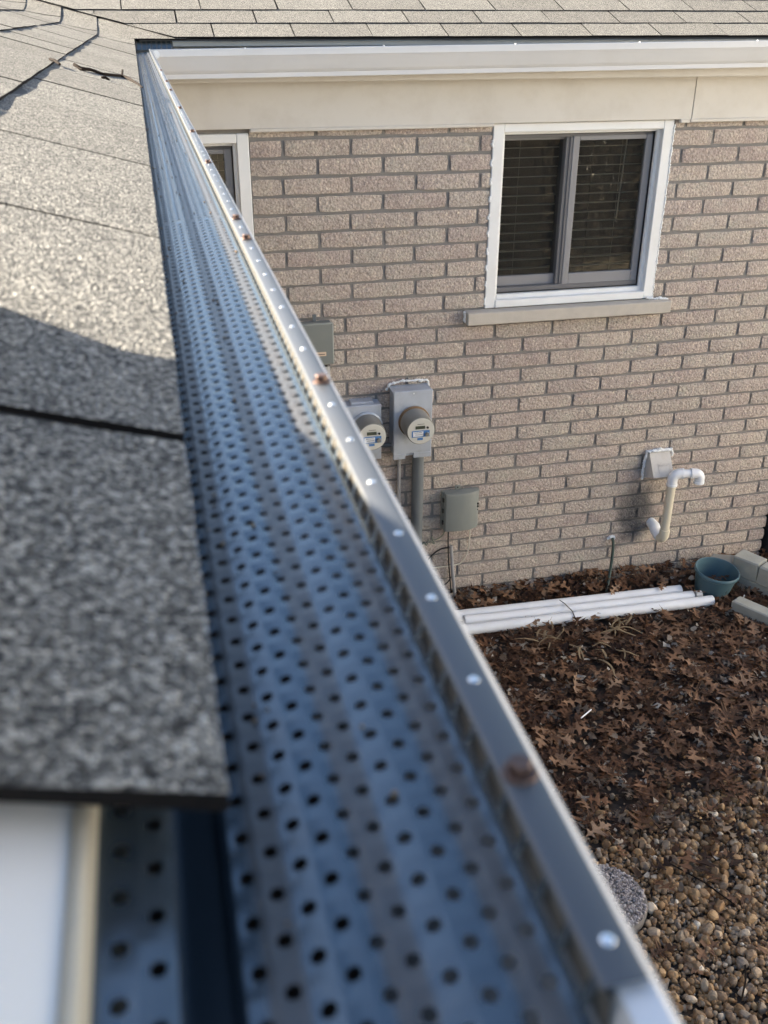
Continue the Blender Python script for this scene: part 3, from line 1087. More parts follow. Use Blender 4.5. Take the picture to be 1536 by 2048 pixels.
def build_guard(y0, y1, mapping):
    cols = []
    # (s0, s1, hole, stagger)
    for k in range(2):
        cols.append((.0015 + .0058 * k, .0015 + .0058 * (k + 1), True, k % 2))
    cols.insert(0, (0, .0015, False, 0))
    cols.append((.0131, .0160, False, 0))
    cols.append((.0160, .0270, False, 0))
    cols.append((.0270, .0318, False, 0))
    xk = [.0068 + .00495 * k for k in range(11)]            # left edges of the ribbed columns in x
    s_of = lambda x: .0305 + (x - .0005) * (.0525 / .0520)
    cols.append((.0318, s_of(.0018), False, 0))
    cols.append((s_of(.0018), s_of(.0068), True, 0))
    for k in range(9):
        cols.append((s_of(xk[k]), s_of(xk[k] + .00495), True, (k + 1) % 2))
    cols.append((s_of(xk[8] + .00495), s_of(.0524), False, 0))
    vs, fs = [], []
    cell = 0.010
    n = int(round((y1 - y0) / cell))
    for s0, s1, hole, stg in cols:
        ph = 0.5 * stg * cell
        sm_ = (s0 + s1) / 2
        if not hole:
            nseg = 2
            b = len(vs)
            for i in range(n + 1):
                for s in (s0, sm_, s1):
                    x, z = guard_point(s)
                    vs.append(mapping(x, y0 + i * cell, z))
            for i in range(n):
                for k in range(2):
                    fs.append((b + i * 3 + k, b + i * 3 + k + 1, b + (i + 1) * 3 + k + 1, b + (i + 1) * 3 + k))
            continue
        rx, ry = .00142, .00150
        rs = min(rx, (s1 - s0) * .36)
        # lead-in / lead-out strips for staggered columns
        starts = []
        if stg:
            starts.append((y0, y0 + ph, False))
            for i in range(n - 1):
                starts.append((y0 + ph + i * cell, y0 + ph + (i + 1) * cell, True))
            starts.append((y1 - ph, y1, False))
        else:
            for i in range(n):
                starts.append((y0 + i * cell, y0 + (i + 1) * cell, True))
        for (ya, yb, hh) in starts:
            b = len(vs)
            ym = (ya + yb) / 2
            ring = [(s0, ya), (sm_, ya), (s1, ya), (s1, ym), (s1, yb), (sm_, yb), (s0, yb), (s0, ym)]
            if not hh:
                for s, y in ring:
                    x, z = guard_point(s)
                    vs.append(mapping(x, y, z))
                fs.append([b + k for k in range(8)])
                continue
            for s, y in ring:
                x, z = guard_point(s)
                vs.append(mapping(x, y, z))
            for k in range(8):
                a = math.pi * (1.25 + .25 * k)
                s, y = sm_ + rs * math.cos(a) * 1.05, ym + ry * math.sin(a) * 1.05
                x, z = guard_point(s)
                vs.append(mapping(x, y, z - .0002))
            for k in range(8):
                fs.append((b + k, b + (k + 1) % 8, b + 8 + (k + 1) % 8, b + 8 + k))
    return vs, fs
def flange(mb, y0, y1, mapping):
    mb.extrude([(.0542, 2.8620), (.0540, 2.8705), (.0524, 2.8728)], lambda a, b, t: mapping(a, t, b), y0, y1, seg=max(1, int((y1 - y0) / .3)), mi=1)
    pts = [(.0522, 2.8728), (.0519, 2.8733), (.0521, 2.8738), (.0526, 2.8741), (.0594, 2.8741), (.0599, 2.8737), (.0600, 2.8728)]
    y = y0 + .005
    while y < y1 - .004:                                  # small tabs tying the sheet to its front flange
        w = .0013
        e = rib(.0524)
        mb.add([mapping(.0523, y - w, e), mapping(.0523, y + w, e), mapping(.0538, y + w * .8, 2.8700), mapping(.0538, y - w * .8, 2.8700)], [(0, 1, 2, 3)])
        y += .010
    mb.extrude(pts, lambda a, b, t: mapping(a, t, b), y0, y1, seg=max(1, int((y1 - y0) / .3)), mi=2)

RIV0, RIVD = 0.0905, 0.0333
seams = [0.083, 0.753, 1.973, 3.193, 4.213]
glabels = ['perforated grey gutter guard panel nearest the viewer, deep in blue shade',
           'perforated grey gutter guard panel second from the viewer, passing the partly hidden window',
           'perforated grey gutter guard panel third from the viewer, halfway to the corner',
           'perforated grey gutter guard panel ending at the far roof corner']
SCREWS = [0.128, 0.348, 0.617, 0.685, 0.969, 1.239, 1.56, 1.935, 2.19, 2.62]
riv_me = None
for gi in range(4):
    y0, y1 = seams[gi], seams[gi + 1]
    dzp = 0.0
    mp = lambda x, y, z: (x, y, z + dzp)
    vs, fs = build_guard(y0 + (.0006 if gi else 0), y1 + (.0006 if gi else 0), mp)
    mbg = MB().add(vs, fs)
    flange(mbg, y0 + (.0006 if gi else 0), y1, mp)
    gd = mbg.build('gutter_guard', None, smooth=True, mats=[M_GUARD, M_FLANGE, M_LIP])
    gd.data.set_sharp_from_angle(angle=math.radians(40))
    tag(gd, glabels[gi], 'gutter guard', 'gutter guard panels')
    yy = RIV0
    while yy < y1:
        if yy > y0 and yy < 3.0 and min(abs(yy - q) for q in SCREWS) > .012:
            if riv_me is None:
                rb = MB().lathe([(0, .0004), (.0007, .00035), (.0011, .0002), (.0013, 0)], n=10)
                ro = rb.build('rivet', M_RIVET, smooth=True)
                riv_me = ro.data
            else:
                ro = link(bpy.data.objects.new('rivet', riv_me))
            ro.location = (.0564, yy, 2.8741 + dzp)
            ro.parent = gd
        yy += RIVD
    for ys in SCREWS:
        if y0 <= ys < y1:
            sb = MB()
            sb.lathe([(.0034, 0), (.0036, .0003), (.0034, .0007), (.0024, .0008)], n=16)
            sb.lathe([(.0024, .0007), (.0024, .0027), (.0021, .0030)], n=6)
            so = sb.build('screw', M_SCREW)
            so.location = (.0562 + rnd.uniform(-.0006, .0006), ys, 2.8741 + dzp)
            so.rotation_euler = (rnd.uniform(-.06, .06), rnd.uniform(-.06, .06), rnd.random() * 3)
            so.parent = gd
            if ys < .2:
                so['label'] = 'brown hex head screw out of focus'
# short guard piece lying in the far gutter at the corner
mb = MB()
prof = [(4.272, 2.9010), (4.262, 2.9005), (4.250, 2.8685), (4.244, 2.8690), (4.238, 2.8678), (4.232, 2.8690), (4.226, 2.8678), (4.220, 2.8690), (4.2105, 2.8740), (4.2055, 2.8742), (4.2048, 2.8730)]
mb.extrude(prof, lambda a, b, t: (t, a, b + GP * t), 0.0605, 0.146, seg=4)
mb.extrude(prof[:8], lambda a, b, t: (t, a, b + GP * t), -0.004, 0.0600, seg=4)
fo = mb.build('gutter_guard', M_GUARD, smooth=False)
tag(fo, 'short dark gutter guard piece in the corner under the far shingles', 'gutter guard', 'gutter guard panels')

# fallen twig on the shingles ------------------------------------------------------------------
def on_near(x, y, h=0.0):
    return (x, y, z_roof(x, y) + 0.0065 + h)
tw = MB()
P = [on_near(-.103, 1.885, .003), on_near(-.092, 1.860, .001), on_near(-.078, 1.895, .002), on_near(-.058, 1.890, .001),
     on_near(-.028, 1.985, .002), on_near(-.015, 1.945, .003), on_near(-.001, 1.860, .004), on_near(.006, 1.83, .002)]
tw.tube(P, [.0030, .0034, .0027, .0026, .0023, .0027, .0018, .0013], 7)
tw.tube([on_near(-.028, 1.985, .001), on_near(-.026, 2.03, .010)], [.0025, .0018], 6)
tw.tube([on_near(-.058, 1.811, .0), on_near(-.052, 1.806, .002), on_near(-.046, 1.808, .0)], [.0022, .0026, .0018], 6)
o = autosmooth(tw.build('twig', M_TWIG), 60)
tag(o, 'long dark crooked twig lying across the sunlit shingles by the guard', 'twig')
tw = MB()
tw.tube([on_near(-.140, 1.860, .002), on_near(-.131, 1.838, .003), on_near(-.122, 1.815, .001)], [.0022, .0026, .0022], 6)
o = autosmooth(tw.build('twig', M_TWIG), 60)
tag(o, 'short dark twig caught on the shingle edge', 'twig')

# unseen box added out of view to cast the shade over the near roof edge
tb = empty('shadow_box', (-0.28, 0.22, 2.98))
tag(tb, 'unseen pale carton lying on the shingles at the roof end', 'shadow_box')
cx_, cy_ = -0.200, 0.462
ex, ey = 0.34, -0.940
nx_, ny_ = -0.940, -0.34
def tbp(a, b, z):
    return (cx_ + ex * a + nx_ * b, cy_ + ey * a + ny_ * b, z)
mb = MB()
La, Wb = 0.46, 0.09
lows = [z_near(tbp(a, b, 0)[0]) + .012 for a, b in ((0, 0), (La, 0), (La, Wb), (0, Wb))]
tops = [2.996, 2.996, 3.022, 3.022]
cor = [(0, 0), (La, 0), (La, Wb), (0, Wb)]
vs = [tbp(a, b, z) for (a, b), z in zip(cor, lows)] + [tbp(a, b, z) for (a, b), z in zip(cor, tops)]
mb.add(vs, [(0, 1, 2, 3), (4, 7, 6, 5), (0, 4, 5, 1), (1, 5, 6, 2), (2, 6, 7, 3), (3, 7, 4, 0)])
o = mb.build('box', M_CASTER); o.parent = tb; o.matrix_parent_inverse = Matrix.Translation((0.28, -0.22, -2.98))
mb = MB()
mb.add([tbp(a, b, z + .0006) for (a, b), z in (((.16, 0), 2.996), ((.20, 0), 2.996), ((.20, Wb), 3.022), ((.16, Wb), 3.022))], [(0, 3, 2, 1)])
o = mb.build('tape', M_TAN); o.parent = tb; o.matrix_parent_inverse = Matrix.Translation((0.28, -0.22, -2.98))
# unseen board added beside it to sharpen the shadow edge on the roof
pc = Vector((-.100, .4145))
d2 = Vector((-.905, -.425)); d1 = Vector((.425, -.905))
mb = MB()
vs = []
for zz in (0, 1):
    for a, b in ((0, 0), (.080, 0), (.080, .30), (0, .30)):
        q = pc + d1 * a + d2 * b
        vs.append((q.x, q.y - (.0 if zz else .060), z_near(q.x) + .0075 + (zz * .026)))   # slanted so its shadow edge runs straight across the roof
mb.add(vs, [(0, 1, 2, 3), (4, 7, 6, 5), (0, 4, 5, 1), (1, 5, 6, 2), (2, 6, 7, 3), (3, 7, 4, 0)])
o = mb.build('shadow_board', M_CASTER)
tag(o, 'unseen short plank offcut lying on the shingles beside the carton', 'shadow_board')

# ------------------------------------------------------------------ electric meters and boxes
def meter(x0, x1, z0, z1, yf, cxm, czm, label, notch, name='electric_meter'):
    r = empty(name, (cxm, WALL_Y, z0))
    inv = Matrix.Translation((-cxm, -WALL_Y, -z0))
    tag(r, label, 'meter', 'electric meters')
    def sub(mbx, nm, mat, smooth=True, ang=35):
        o = mbx.build(nm, mat)
        if smooth: autosmooth(o, ang)
        o.parent = r; o.matrix_parent_inverse = inv
        return o
    mb = MB()
    mb.box(x0 + .006, x1 - .006, yf + .012, WALL_Y + .004, z0 + .012, z1 - .010, b=.003)
    sub(mb, 'box', M_METERBOX)
    mb = MB()                                           # front cover with a knock-out notch
    xm = x0 + (x1 - x0) * .42
    nw = .021 if notch else .0
    if notch:
        mb.box(x0, xm - nw, yf, yf + .016, z0, z0 + .03, b=.002)
        mb.box(xm + nw, x1, yf, yf + .016, z0 + .002, z0 + .03, b=.002)
        mb.box(x0, x1, yf + .0005, yf + .016, z0 + .0285, z1, b=.003)
    else:
        mb.box(x0, x1, yf, yf + .016, z0, z1, b=.003)
    mb.box(x0 - .002, x1 + .002, yf + .003, WALL_Y + .002, z1 - .014, z1 - .008, b=.001)
    sub(mb, 'cover', M_METERBOX)
    R = .081
    Y = Matrix.Scale(-1, 4, (0, 1, 0))
    mb = MB().lathe([(R * .90, 0), (R, .004), (R, .016), (R * .93, .021), (R * .88, .018)], origin=(cxm, yf, czm), axis='Y', n=40, mat=Y)
    sub(mb, 'socket_ring', M_RUST if notch else M_METERBOX)
    mb = MB().lathe([(R * .92, .0), (R * .92, .055), (R * .90, .085), (R * .88, .118), (R * .87, .122), (R * .83, .125)], origin=(cxm, yf - .012, czm), axis='Y', n=40, mat=Y)
    sub(mb, 'cover_dome', M_DOME, ang=50)
    yfc = yf - .012 - .1255
    mb = MB().lathe([(R * .835, 0), (R * .82, .0015), (0, .002)], origin=(cxm, yfc + .001, czm), axis='Y', n=40, mat=Y)
    sub(mb, 'face', M_FACE)
    yq = yfc - .0018
    mb = MB().box(cxm - .028, cxm + .020, yq - .001, yq + .001, czm + .012, czm + .028)
    sub(mb, 'display', M_LCD, False)
    mb = MB()
    mb.box(cxm - .046, cxm + .044, yq - .0006, yq + .001, czm - .030, czm + .004)
    mb.box(cxm - .018, cxm + .010, yq - .0006, yq + .001, czm - .046, czm - .034)
    sub(mb, 'blue_label', M_BLUE, False)
    mb = MB().box(cxm - .040, cxm + .012, yq - .0012, yq + .0008, czm - .026, czm - .001)
    sub(mb, 'white_label', M_WHITE, False)
    mb = MB()
    r2 = random.Random(int(cxm * 100))
    for i in range(11):                                 # barcode and small print
        xa = cxm - .032 + i * .0034
        mb.box(xa, xa + r2.uniform(.0008, .0022), yq - .0016, yq, czm - .009, czm - .004)
    for i in range(7):
        xa = cxm - .028 + i * .0052
        mb.box(xa, xa + .0034, yq - .0016, yq, czm - .0185, czm - .0155)
    for i in range(9):
        xa = cxm - .018 + i * .0040
        mb.box(xa, xa + .0026, yq - .0008, yq + .001, czm + .036, czm + .0385)
    sub(mb, 'print', M_PRINT, False)
    mb = MB()
    mb.lathe([(.0055, 0), (.0055, .006), (0, .0065)], origin=(cxm + .033, yq, czm + .018), axis='Y', n=12, mat=Y)
    sub(mb, 'sensor', M_BLACK)
    mb = MB()
    mb.lathe([(.011, 0), (.011, .009), (.009, .011), (0, .0112)], origin=(cxm + .030, yq, czm - .016), axis='Y', n=16, mat=Y)
    sub(mb, 'reset_knob', M_DOME)
    return r, inv, sub
mr, minv, msub = meter(1.067, 1.265, 0.977, 1.343, 4.352, 1.170, 1.183, 'tall grey electric meter with rusty ring, white caulk along its top', True)
mb = MB()
caulk_strip(mb, [(1.055, 4.462, 1.315), (1.068, 4.462, 1.345), (1.14, 4.462, 1.358), (1.22, 4.462, 1.356), (1.268, 4.462, 1.352), (1.272, 4.462, 1.318)], .0085, 21)
msub(mb, 'caulk_bead', M_CAULK, True, 80)
mb = MB().lathe([(.004, 0), (.004, .002), (0, .003)], origin=(1.168, 4.353, 1.328), axis='Y', n=10, mat=Matrix.Scale(-1, 4, (0, 1, 0)))
msub(mb, 'cover_screw', M_WHITE)
mr2, minv2, msub2 = meter(0.812, 1.008, 0.982, 1.278, 4.372, 0.932, 1.165, 'shorter grey electric meter partly hidden behind the gutter edge', False)
mb = MB().box(0.86, 0.975, 4.40, 4.462, 1.270, 1.286, b=.003)
msub2(mb, 'hub_plate', M_METERBOX)
# pipe link between the two boxes
mb = MB()
mb.tube([(1.00, 4.43, 1.045), (1.04, 4.43, 1.03), (1.075, 4.43, 1.028)], .012, 10)
o = msub2(mb, 'connecting_pipe', M_CONDUIT)

def tube_thing(name, label, cat, pts, r, mat, n=14, group=None):
    o = autosmooth(MB().tube(pts, r, n).build(name, mat), 50)
    return tag(o, label, cat, group)
t = tube_thing('conduit', 'thick dark grey conduit pipe running down the wall below the tall meter', 'conduit', [(1.219, 4.438, 1.0), (1.219, 4.438, .5), (1.219, 4.438, -.02)], .0315, M_CONDUIT, 20)
t = tube_thing('conduit', 'thin light grey conduit running down the wall beside the thick pipe', 'conduit', [(1.122, 4.455, .985), (1.122, 4.455, .5), (1.120, 4.455, -.02)], .0105, M_CONDUIT_L, 12)
# small conduit by the utility box
c1 = tube_thing('conduit', 'short light grey conduit stub standing in the leaves under the utility box', 'conduit', [(1.416, 4.432, .392), (1.430, 4.430, .22), (1.459, 4.425, -.02)], .0095, M_CONDUIT_L, 14)

# utility box
ub = empty('utility_box', (1.465, WALL_Y, .50))
tag(ub, 'grey plastic utility box with rounded cover and black holes, low on the wall', 'utility box')
uinv = Matrix.Translation((-1.465, -WALL_Y, -.50))
def usub(mb, nm, mat, ang=40):
    o = autosmooth(mb.build(nm, mat), ang); o.parent = ub; o.matrix_parent_inverse = uinv; return o
mb = MB().box(1.357, 1.566, 4.434, 4.468, .500, .722, b=.006)
mb.box(1.432, 1.462, 4.452, 4.458, .715, .748, b=.002)
usub(mb, 'back_plate', M_BOX)
prof = [(1.366, 4.440), (1.364, 4.412), (1.372, 4.400), (1.40, 4.392), (1.45, 4.388), (1.50, 4.392), (1.54, 4.406), (1.560, 4.424), (1.566, 4.440)]
mb = MB()
zl = [.498, .502, .71, .722, .726]
ins = [.006, 0, 0, .004, .012]
rings = []
vs, fs = [], []
for z, s in zip(zl, ins):
    for (x, y) in prof:
        vs.append((1.465 + (x - 1.465) * (1 - s * 4), y + s * (1 if y < 4.43 else 0), z))
n = len(prof)
for i in range(len(zl) - 1):
    for k in range(n - 1):
        fs.append((i * n + k, i * n + k + 1, (i + 1) * n + k + 1, (i + 1) * n + k))
fs.append(list(range(n))[::-1]); fs.append([(len(zl) - 1) * n + k for k in range(n)])
mb.add(vs, fs)
usub(mb, 'cover', M_BOX, 30)
mb = MB()
for z, rr_ in ((.645, .006), (.628, .0055), (.608, .0028)):
    mb.lathe([(rr_, 0), (rr_, .004), (0, .0041)], origin=(1.553, 4.4165, z), axis='Y', n=12, mat=Matrix.Scale(-1, 4, (0, 1, 0)))
usub(mb, 'plug_hole', M_BLACK)
mb = MB().lathe([(.004, 0), (.004, .003), (0, .0032)], origin=(1.447, 4.452, .737), axis='Y', n=10, mat=Matrix.Scale(-1, 4, (0, 1, 0)))
usub(mb, 'mounting_screw', M_BLACK)
mb = MB()
for zz_ in (.545, .615, .68):
    mb.box(1.3575, 1.3655, 4.420, 4.436, zz_ - .012, zz_ + .012, b=.002)
usub(mb, 'latch', M_BLACK)
def bez(pts, n=24):
    """smooth path through points (Catmull-Rom)"""
    P = [Vector(q) for q in pts]
    P = [P[0] + (P[0] - P[1])] + P + [P[-1] + (P[-1] - P[-2])]
    out = []
    for i in range(1, len(P) - 2):
        for k in range(n):
            t = k / n
            a, b, c, d = P[i - 1], P[i], P[i + 1], P[i + 2]
            out.append(0.5 * ((2 * b) + (c - a) * t + (2 * a - 5 * b + 4 * c - d) * t * t + (3 * b - a - 3 * c + d) * t ** 3))
    out.append(P[-2])
    return out
tube_thing('cable', 'black cable dropping from the utility box behind the short conduit', 'cable', bez([(1.402, 4.44, .505), (1.405, 4.455, .44), (1.412, 4.458, .30), (1.430, 4.458, .12), (1.44, 4.455, -.01)], 8), .0042, M_CABLE, 8)
tube_thing('cable', 'cream cable curving down from the utility box and off behind the gutter', 'cable', bez([(1.522, 4.44, .505), (1.527, 4.450, .42), (1.522, 4.455, .33), (1.49, 4.458, .262), (1.44, 4.460, .245), (1.38, 4.460, .245), (1.20, 4.460, .246)], 8), .0042, M_CABLE_W, 8)
tube_thing('cable', 'black cable looping left out of the short conduit top', 'cable', bez([(1.414, 4.432, .385), (1.400, 4.438, .378), (1.36, 4.450, .365), (1.31, 4.455, .325), (1.25, 4.455, .24), (1.23, 4.455, .12)], 8), .0042, M_CABLE, 8)
tube_thing('cable', 'tangled green-grey ground wire beside the utility box', 'wire', bez([(1.395, 4.455, .498), (1.37, 4.458, .445), (1.33, 4.458, .425), (1.31, 4.455, .445), (1.325, 4.452, .405), (1.295, 4.455, .425), (1.28, 4.452, .40), (1.262, 4.455, .415), (1.20, 4.46, .30)], 8), .0034, M_WIRE, 7)
tube_thing('cable', 'thin black wire hooked round the foot of the short conduit', 'wire', bez([(1.30, 4.455, .215), (1.345, 4.44, .20), (1.375, 4.43, .14), (1.385, 4.43, .05), (1.384, 4.43, -.01)], 8), .0034, M_CABLE, 7)
tube_thing('cable', 'short black wire tail bent up against the conduit foot', 'wire', bez([(1.36, 4.44, .125), (1.40, 4.435, .15), (1.428, 4.44, .185)], 8), .0032, M_CABLE, 7)

# box higher up, cut by the gutter
hb = empty('junction_box', (0.68, WALL_Y, 1.50))
tag(hb, 'flat grey-green junction box with paper sticker, partly hidden behind the gutter', 'junction box')
hinv = Matrix.Translation((-0.68, -WALL_Y, -1.50))
def hsub(mb, nm, mat, ang=40):
    o = autosmooth(mb.build(nm, mat), ang); o.parent = hb; o.matrix_parent_inverse = hinv; return o
hsub(MB().box(.565, .776, 4.405, 4.468, 1.500, 1.694, b=.006), 'case', M_BOX)
hsub(MB().box(.560, .781, 4.392, 4.412, 1.494, 1.700, b=.006), 'cover', M_BOX)
hsub(MB().box(.690, .708, 4.450, 4.456, 1.69, 1.728, b=.002), 'mounting_tab', M_CONDUIT)
hsub(MB().box(.672, .742, 4.3912, 4.3926, 1.540, 1.560), 'sticker', M_LABEL)
hsub(MB().box(.678, .736, 4.3906, 4.3916, 1.547, 1.550), 'print', M_PRINT)
hsub(MB().box(.700, .752, 4.415, 4.46, 1.474, 1.4945, b=.004), 'connector', M_BLACK)
tube_thing('conduit', 'pale conduit below the junction box, mostly behind the gutter', 'conduit', [(.744, 4.440, 1.476), (.744, 4.440, 1.30), (.744, 4.440, -.02)], .024, M_CONDUIT_L, 16)

# ------------------------------------------------------------------ dryer vent hood
vh = empty('vent_hood', (2.61, WALL_Y, .66))
tag(vh, 'beige plastic dryer vent hood caulked to the brick wall', 'vent hood')
vinv = Matrix.Translation((-2.61, -WALL_Y, -.66))
def vsub(mb, nm, mat, ang=35):
    o = autosmooth(mb.build(nm, mat), ang); o.parent = vh; o.matrix_parent_inverse = vinv; return o
vsub(MB().box(2.540, 2.694, 4.462, 4.474, .668, .836, b=.003), 'wall_plate', M_VENT)
mb = MB()
xo0, xo1, th = 2.556, 2.680, .003
zt_, zb_ = .828, .712
yt, yb = 4.452, 4.366
vs = [(xo0, 4.463, zt_), (xo1, 4.463, zt_), (xo1, yt, zt_), (xo0, yt, zt_), (xo0 - .002, yb, zb_), (xo1 - .004, yb, zb_), (xo0 - .010, 4.463, .674), (xo1 + .006, 4.463, .674)]
mb.add(vs, [(0, 3, 2, 1), (3, 4, 5, 2), (0, 6, 4, 3), (1, 2, 5, 7)])
ho = mb.build('hood', M_VENT); ho.parent = vh; ho.matrix_parent_inverse = vinv
sd = ho.modifiers.new('thickness', 'SOLIDIFY'); sd.thickness = .003
mb = MB()
u = lambda a, b: (xo0 + a * (xo1 - xo0), yt + (yb - yt) * b - .0012, zt_ + (zb_ - zt_) * b)
def raised(a0, a1, b0, b1, h=.0012):
    q = [Vector(u(a, b)) for a, b in ((a0, b0), (a1, b0), (a1, b1), (a0, b1))]
    nrm = Vector((0, -(zt_ - zb_), -(yt - yb))).normalized() * h
    nrm.z = abs(nrm.z) * 1
    w = [v + Vector((0, -h * .9, h * .4)) for v in q]
    mb.add(q + w, [(4, 5, 6, 7), (0, 1, 5, 4), (1, 2, 6, 5), (2, 3, 7, 6), (3, 0, 4, 7)])
raised(.30, .86, .44, .47); raised(.30, .32, .47, .86); raised(.84, .86, .47, .86)
for i in range(9):
    raised(.35 + i * .05, .375 + i * .05, .51, .56 + .02 * (i % 2))
vsub(mb, 'embossed_panel', M_VENT)
mb = MB()
caulk_strip(mb, [(2.536, 4.462, .668), (2.532, 4.460, .72), (2.537, 4.460, .80), (2.543, 4.458, .838), (2.60, 4.455, .842), (2.66, 4.455, .840), (2.692, 4.457, .838), (2.70, 4.458, .80)], .010, 9)
caulk_strip(mb, [(2.545, 4.450, .835), (2.61, 4.448, .838), (2.685, 4.450, .836)], .009, 14)
vsub(mb, 'caulk_bead', M_CAULK, 80)

# ------------------------------------------------------------------ sump discharge pipe
sp = empty('drain_pipe', (2.645, 4.33, .33))
tag(sp, 'white plastic drain pipe with elbows rising from the wall beside the vent', 'pipe')
sinv = Matrix.Translation((-2.645, -4.33, -.33))
def ssub(mb, nm, mat, ang=50):
    o = autosmooth(mb.build(nm, mat), ang); o.parent = sp; o.matrix_parent_inverse = sinv; return o
PX, PY, PR = 2.648, 4.328, .0238
ssub(MB().tube([(PX, PY, .372), (PX, PY, .70)], PR, 20), 'riser', M_PVC_Y)
def arc(c, r, a0, a1, e1, e2, n=10):
    e1, e2, c = Vector(e1), Vector(e2), Vector(c)
    return [c + e1 * r * math.cos(a0 + (a1 - a0) * k / n) + e2 * r * math.sin(a0 + (a1 - a0) * k / n) for k in range(n + 1)]
hd = Vector((.985, -.17, 0)).normalized()               # heading of the top run
ft = PR + .0045
c = Vector((PX, PY, .712)) + hd * .034
pts = [Vector((PX, PY, .680)), Vector((PX, PY, .700))] + arc(c, .034, math.pi, math.pi / 2, hd, (0, 0, 1))[0:] + [c + Vector((0, 0, .034)) + hd * .016]
ssub(MB().tube(pts, ft, 20), 'elbow', M_PVC)
e0 = c + Vector((0, 0, .034))
ssub(MB().tube([e0, e0 + hd * .10], PR, 20), 'top_run', M_PVC)
c2 = e0 + hd * .086 + Vector((0, 0, -.030))
pts = [e0 + hd * .066] + arc(c2, .030, math.pi / 2, 0, hd, (0, 0, 1)) + [c2 + hd * .030 + Vector((0, 0, -.022))]
ssub(MB().tube(pts, ft, 20), 'elbow', M_PVC)
for q, ax in ((Vector((PX, PY, .682)), Vector((0, 0, 1))), (e0 + hd * .016, hd), (e0 + hd * .068, hd), (c2 + hd * .030 + Vector((0, 0, -.022)), Vector((0, 0, 1)))):
    ssub(MB().tube([q - ax * .006, q + ax * .006], ft + .0022, 20), 'collar', M_PVC)
# foot: elbow turning to the wall
ssub(MB().tube([(PX, PY, .400), (PX, PY, .368)] + arc((PX - .006, PY + .034, .366), .034, 0, -math.pi / 2, Vector((.17, -.985, 0)), (0, 0, 1), 8)[1:], ft, 18), 'elbow', M_PVC_Y)
ssub(MB().tube([(PX - .006, PY + .034, .332), (PX - .008, PY + .055, .336), (PX - .010, PY + .078, .350), (PX - .010, PY + .098, .368), (PX - .010, PY + .15, .372)], [ft, ft + .001, ft + .004, ft + .004, ft], 18), 'elbow', M_PVC)

# ------------------------------------------------------------------ green hose stub at the wall
hs = empty('hose', (2.39, 4.46, .3))
tag(hs, 'dark green hose hanging from a caulked hole down into the leaves', 'hose')
o = autosmooth(MB().tube(bez([(2.394, 4.475, .305), (2.396, 4.445, .300), (2.394, 4.425, .24), (2.372, 4.385, .12), (2.335, 4.33, .03), (2.325, 4.31, -.02)], 8), .0085, 10).build('hose_pipe', simple('green_hose', (.035, .06, .05), .5)), 50)
o.parent = hs; o.matrix_parent_inverse = Matrix.Translation((-2.39, -4.46, -.3))
mb = MB(); caulk_strip(mb, [(2.368, 4.465, .300), (2.39, 4.458, .312), (2.408, 4.460, .306)], .015, 77)
o = autosmooth(mb.build('caulk_bead', M_CAULK), 80); o.parent = hs; o.matrix_parent_inverse = Matrix.Translation((-2.39, -4.46, -.3))

# ------------------------------------------------------------------ pipes on the ground
def ground_pipe(a, b, label, r=.0305):
    a, b = Vector(a), Vector(b)
    d = (b - a).normalized()
    p = empty('plastic_pipe', a)
    tag(p, label, 'pipe', 'plastic pipes lying along the wall')
    mb = MB().tube([a, a.lerp(b, .33), a.lerp(b, .66), b], r, 22, caps=False)
    mb.tube([b, a], r - .004, 22, caps=False)
    n = 22
    o = autosmooth(mb.build('pipe', M_PVC), 50); o.parent = p; o.matrix_parent_inverse = Matrix.Translation(-a)
    me = MB().lathe([(r - .004, 0), (r, 0), (r, .0012), (r - .004, .0012)], n=22, mat=d.to_track_quat('Z', 'Y').to_matrix().to_4x4(), origin=b)
    o = me.build('cut_end', M_PVC); o.parent = p; o.matrix_parent_inverse = Matrix.Translation(-a)
    return p
ground_pipe((0.95, 4.115, .052), (2.862, 4.080, .046), 'white plastic pipe on the leaves, the one farthest from the wall')
ground_pipe((1.43, 4.185, .054), (2.775, 4.146, .048), 'white plastic pipe on the leaves, middle one of three')
ground_pipe((0.92, 4.262, .050), (2.740, 4.222, .046), 'white plastic pipe on the leaves, the one closest to the wall')
# a short cut-off at the end of the bundle
ground_pipe((2.795, 4.150, .050), (2.83, 4.149, .050), 'short white pipe cut-off at the end of the bundle', .022)

# ------------------------------------------------------------------ planter
pp = empty('plant_pot', (2.935, 4.215, 0))
tag(pp, 'teal plastic plant pot with dead leaves inside, standing by the wall', 'plant pot')
pinv = Matrix.Translation((-2.935, -4.215, 0))
tilt = Matrix.Rotation(math.radians(5), 4, 'X') @ Matrix.Rotation(math.radians(3), 4, 'Y')
prof = [(.0, .012), (.080, .012), (.083, .0), (.088, .0), (.094, .03), (.0985, .055), (.1005, .062), (.1000, .070), (.1035, .078), (.103, .086), (.107, .095), (.112, .130), (.1145, .150), (.1225, .152), (.1265, .158), (.1265, .172), (.1225, .178), (.1180, .176), (.1150, .160), (.110, .12), (.100, .06), (.090, .030), (0, .030)]
o = autosmooth(MB().lathe(prof, origin=(2.935, 4.215, -.005), n=48, mat=tilt).build('pot', M_POT), 50)
o.parent = pp; o.matrix_parent_inverse = pinv

